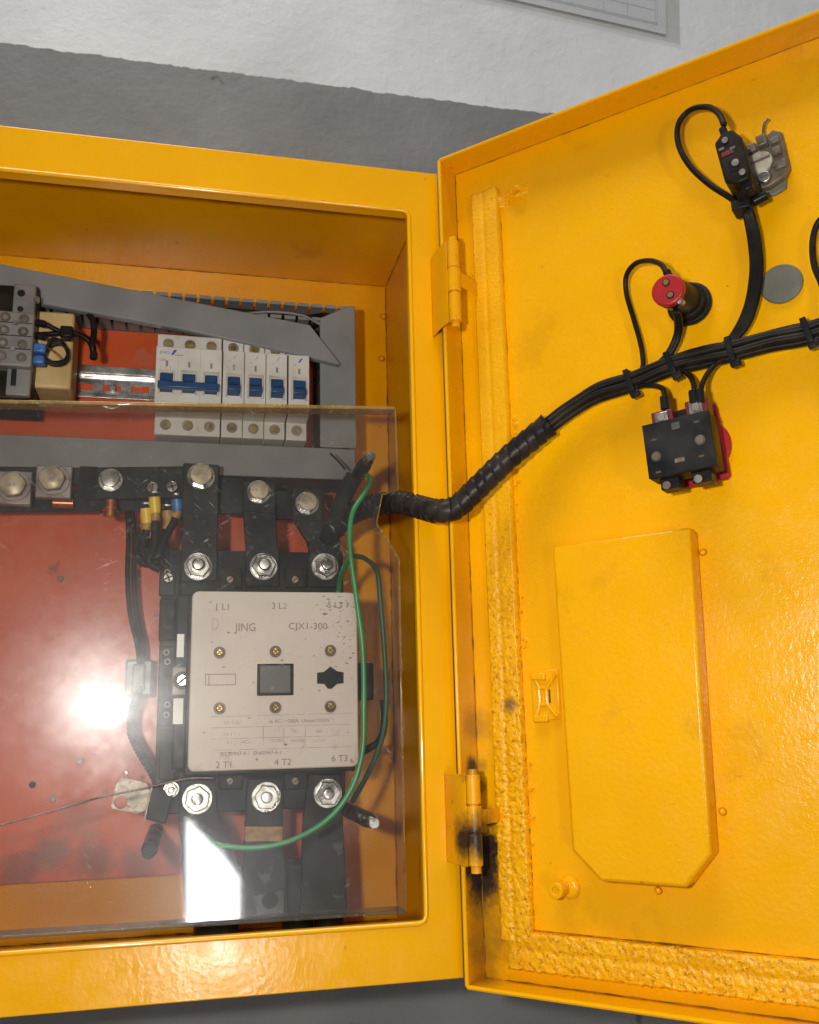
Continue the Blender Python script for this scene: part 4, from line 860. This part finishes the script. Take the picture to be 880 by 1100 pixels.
# red capped pilot lamp
u, v = DU(741, 327, 2)
t = thing('pilot_lamp', 'black pilot lamp back with a red end cap on the door', 'lamp', dw(u, v-18, 0))
m = MB(doorT); m.cyl((u, v, 0), (0, 0, 1), 15, 5, 36).build('ring', 'black_plastic', t, bevel=1.4)
m = MB(doorT); m.cyl((u, v, 5), (0, 0, 1), 12.6, 6, 12).build('ring_nut', 'dark_plastic', t, bevel=.8)
cu_, cv_ = DU(717, 311, 44)
ax = Vector((cu_-u, cv_-v, 36))
m = MB(doorT); m.tube([(u, v, 9), (u+ax.x*.5, v+ax.y*.5, 26), (cu_, cv_, 39)], 10.2, 32).build('barrel', 'black_plastic', t, smooth='auto')
cap = MB(doorT).cyl((cu_, cv_, 39), (0, 0, 1), 10.6, 5, 36).build('end_cap', 'red_plastic', t, bevel=1)
for (a, b) in [(-.4, 5), (1.6, -4.2)]:
    MB(doorT).cyl((cu_+a, cv_+b, 44), (0, 0, 1), 2.6, .4, 16).build('terminal_hole', 'black_plastic', cap); MB(doorT).cyl((cu_+a, cv_+b, 44.3), (0, 0, 1), 1.9, .4, 12).build('screw', 'brass', cap)
MB(doorT).cyl((cu_+1, cv_+9, 40), (-.3, 1, 0), 2.6, 6, 12).build('wire_boot', 'black_plastic', t, bevel=.5)
MB(doorT).cyl((cu_+7, cv_-9, 38), (0, 0, 1), 2, 3, 10).build('screw', 'steel', t)

# red and black emergency stop
u, v = DU(757, 480, 3)
t = thing('stop_switch', 'red stop switch with square black contact block on the door', 'switch', dw(u, v-30, 0))
T = rot(u, v, .09)
MB(T).prism([(-18, -25), (11, -25), (13, -23), (13, 25), (11, 27), (-18, 27)], 1, 6, 'z').build('red_base', 'red_plastic', t, bevel=1.6)
MB(T).cyl((-1, 0, 1.2), (0, 0, 1), 18, 3.4, 40).build('red_flange', 'red_plastic', t, bevel=1)
MB(T).box(-20, 9, -20, 22, 6, 24).build('housing', 'dark_plastic', t, bevel=1)
for k_ in range(3): MB(T).box(9, 10.6, -18+13*k_, -8+13*k_, 7, 18).build('latch', 'warm_grey', t, bevel=.6)
bu, bv = DU(729, 478, 42); T2_ = rot(bu, bv, .05); T2 = lambda p: T2_((p[0]*.86, p[1]*.85, p[2]))
blk = MB(T2).box(-24.5, 24.5, -21, 21, 24, 42).build('contact_block', 'dark_plastic', t, bevel=1.2)
MB(T2).box(-24.5, 24.5, -20.8, 20.8, 42, 42.4).build('block_face', 'black_plastic', t, bevel=.3)
for (a, b) in [(-17, -5), (15.5, 0)]: MB(T2).cyl((a, b, 42.2), (0, 0, 1), 4, 1.4, 20, 2.8).build('dome', 'warm_grey', blk, smooth='auto')
MB(T2).box(-3, 3, 12, 17, 42.3, 42.9).build('glint_plate', 'steel', blk); MB(T2).box(-4, 3, -13, -10, 42.3, 42.8).build('glint_plate', 'dirty_metal', blk)
for (a, b) in [(-17, 8), (-17, -17), (15, 14), (15, -12)]: MB(T2).box(a-2, a+2, b-.7, b+.7, 42.2, 42.5).build('notch', 'rust', blk)
for (a, hgt) in [(-11, 9), (14.5, 11)]:
    x0 = a-8; MB(T2).box(x0, x0+16, 20.5, 20.5+hgt+2, 22, 36).build('terminal_housing', 'red_dark', blk, bevel=.8)
    o = MB(T2).box(a-5, a+5, 21.5, 20.5+hgt, 36, 38).build('terminal', 'steel', blk, bevel=.5); MB(T2).cyl((a, 20.5+hgt*.55, 38), (0, 0, 1), 3, 1, 14).build('screw', 'dirty_metal', blk, bevel=.3)
for a in (-12, 11):
    MB(T2).box(a-7, a+7, -29, -20.5, 24, 36).build('terminal_housing', 'black_plastic', blk, bevel=.8); MB(T2).cyl((a-2.5, -26, 36), (0, 0, 1), 3.2, .8, 14).build('screw', 'dirty_metal', blk, bevel=.3)

# ------------------------------------------------------------------ clear cover
ya = 25
out = [(-60, 432), (425, 440), (428, 526), (411, 531), (405, 562), (429, 600), (436, 978), (200, 993), (-60, 1009)]
q = [U(*p, ya) for p in out]; xl = -405
tz0 = q[1].z+(q[0].z-q[1].z)/(q[0].x-q[1].x)*(xl-q[1].x); bz0 = q[6].z+(q[8].z-q[6].z)/(q[8].x-q[6].x)*(xl-q[6].x)
top = [(xl, tz0), (q[1].x, q[1].z)]; bot = [(q[6].x, q[6].z), (xl, bz0)]
cv = thing('clear_cover', 'scratched clear acrylic cover sheet bolted in front of the contactor', 'cover', (-200, ya, bz0))
m = MB(); m.prism(top+[(p.x, p.z) for p in q[2:6]]+bot, ya, ya+3); m.build('sheet', 'acrylic', cv)
# folded top and bottom rims
m = MB(); m.prism([(top[0][0], top[0][1]+.1), (top[1][0], top[1][1]+.1), (top[1][0], top[1][1]+3), (top[0][0], top[0][1]+3)], ya+.3, ya+15); m.build('top_rim', 'acrylic_rim', cv, bevel=.8)
m = MB(); m.prism([(bot[1][0], bot[1][1]-.1), (bot[0][0], bot[0][1]-.1), (bot[0][0], bot[0][1]-2.4), (bot[1][0], bot[1][1]-2.4)], ya+.3, ya+20); m.build('bottom_rim', 'acrylic_green', cv, bevel=.6)
for pts in ([q[1], q[2], q[3], q[4], q[5], q[6]],):
    for y_ in (ya-.1, ya+3.1): MB().tube([(p.x, y_, p.z) for p in pts], .42, 5).build('polished_edge', 'acrylic_rim', cv)
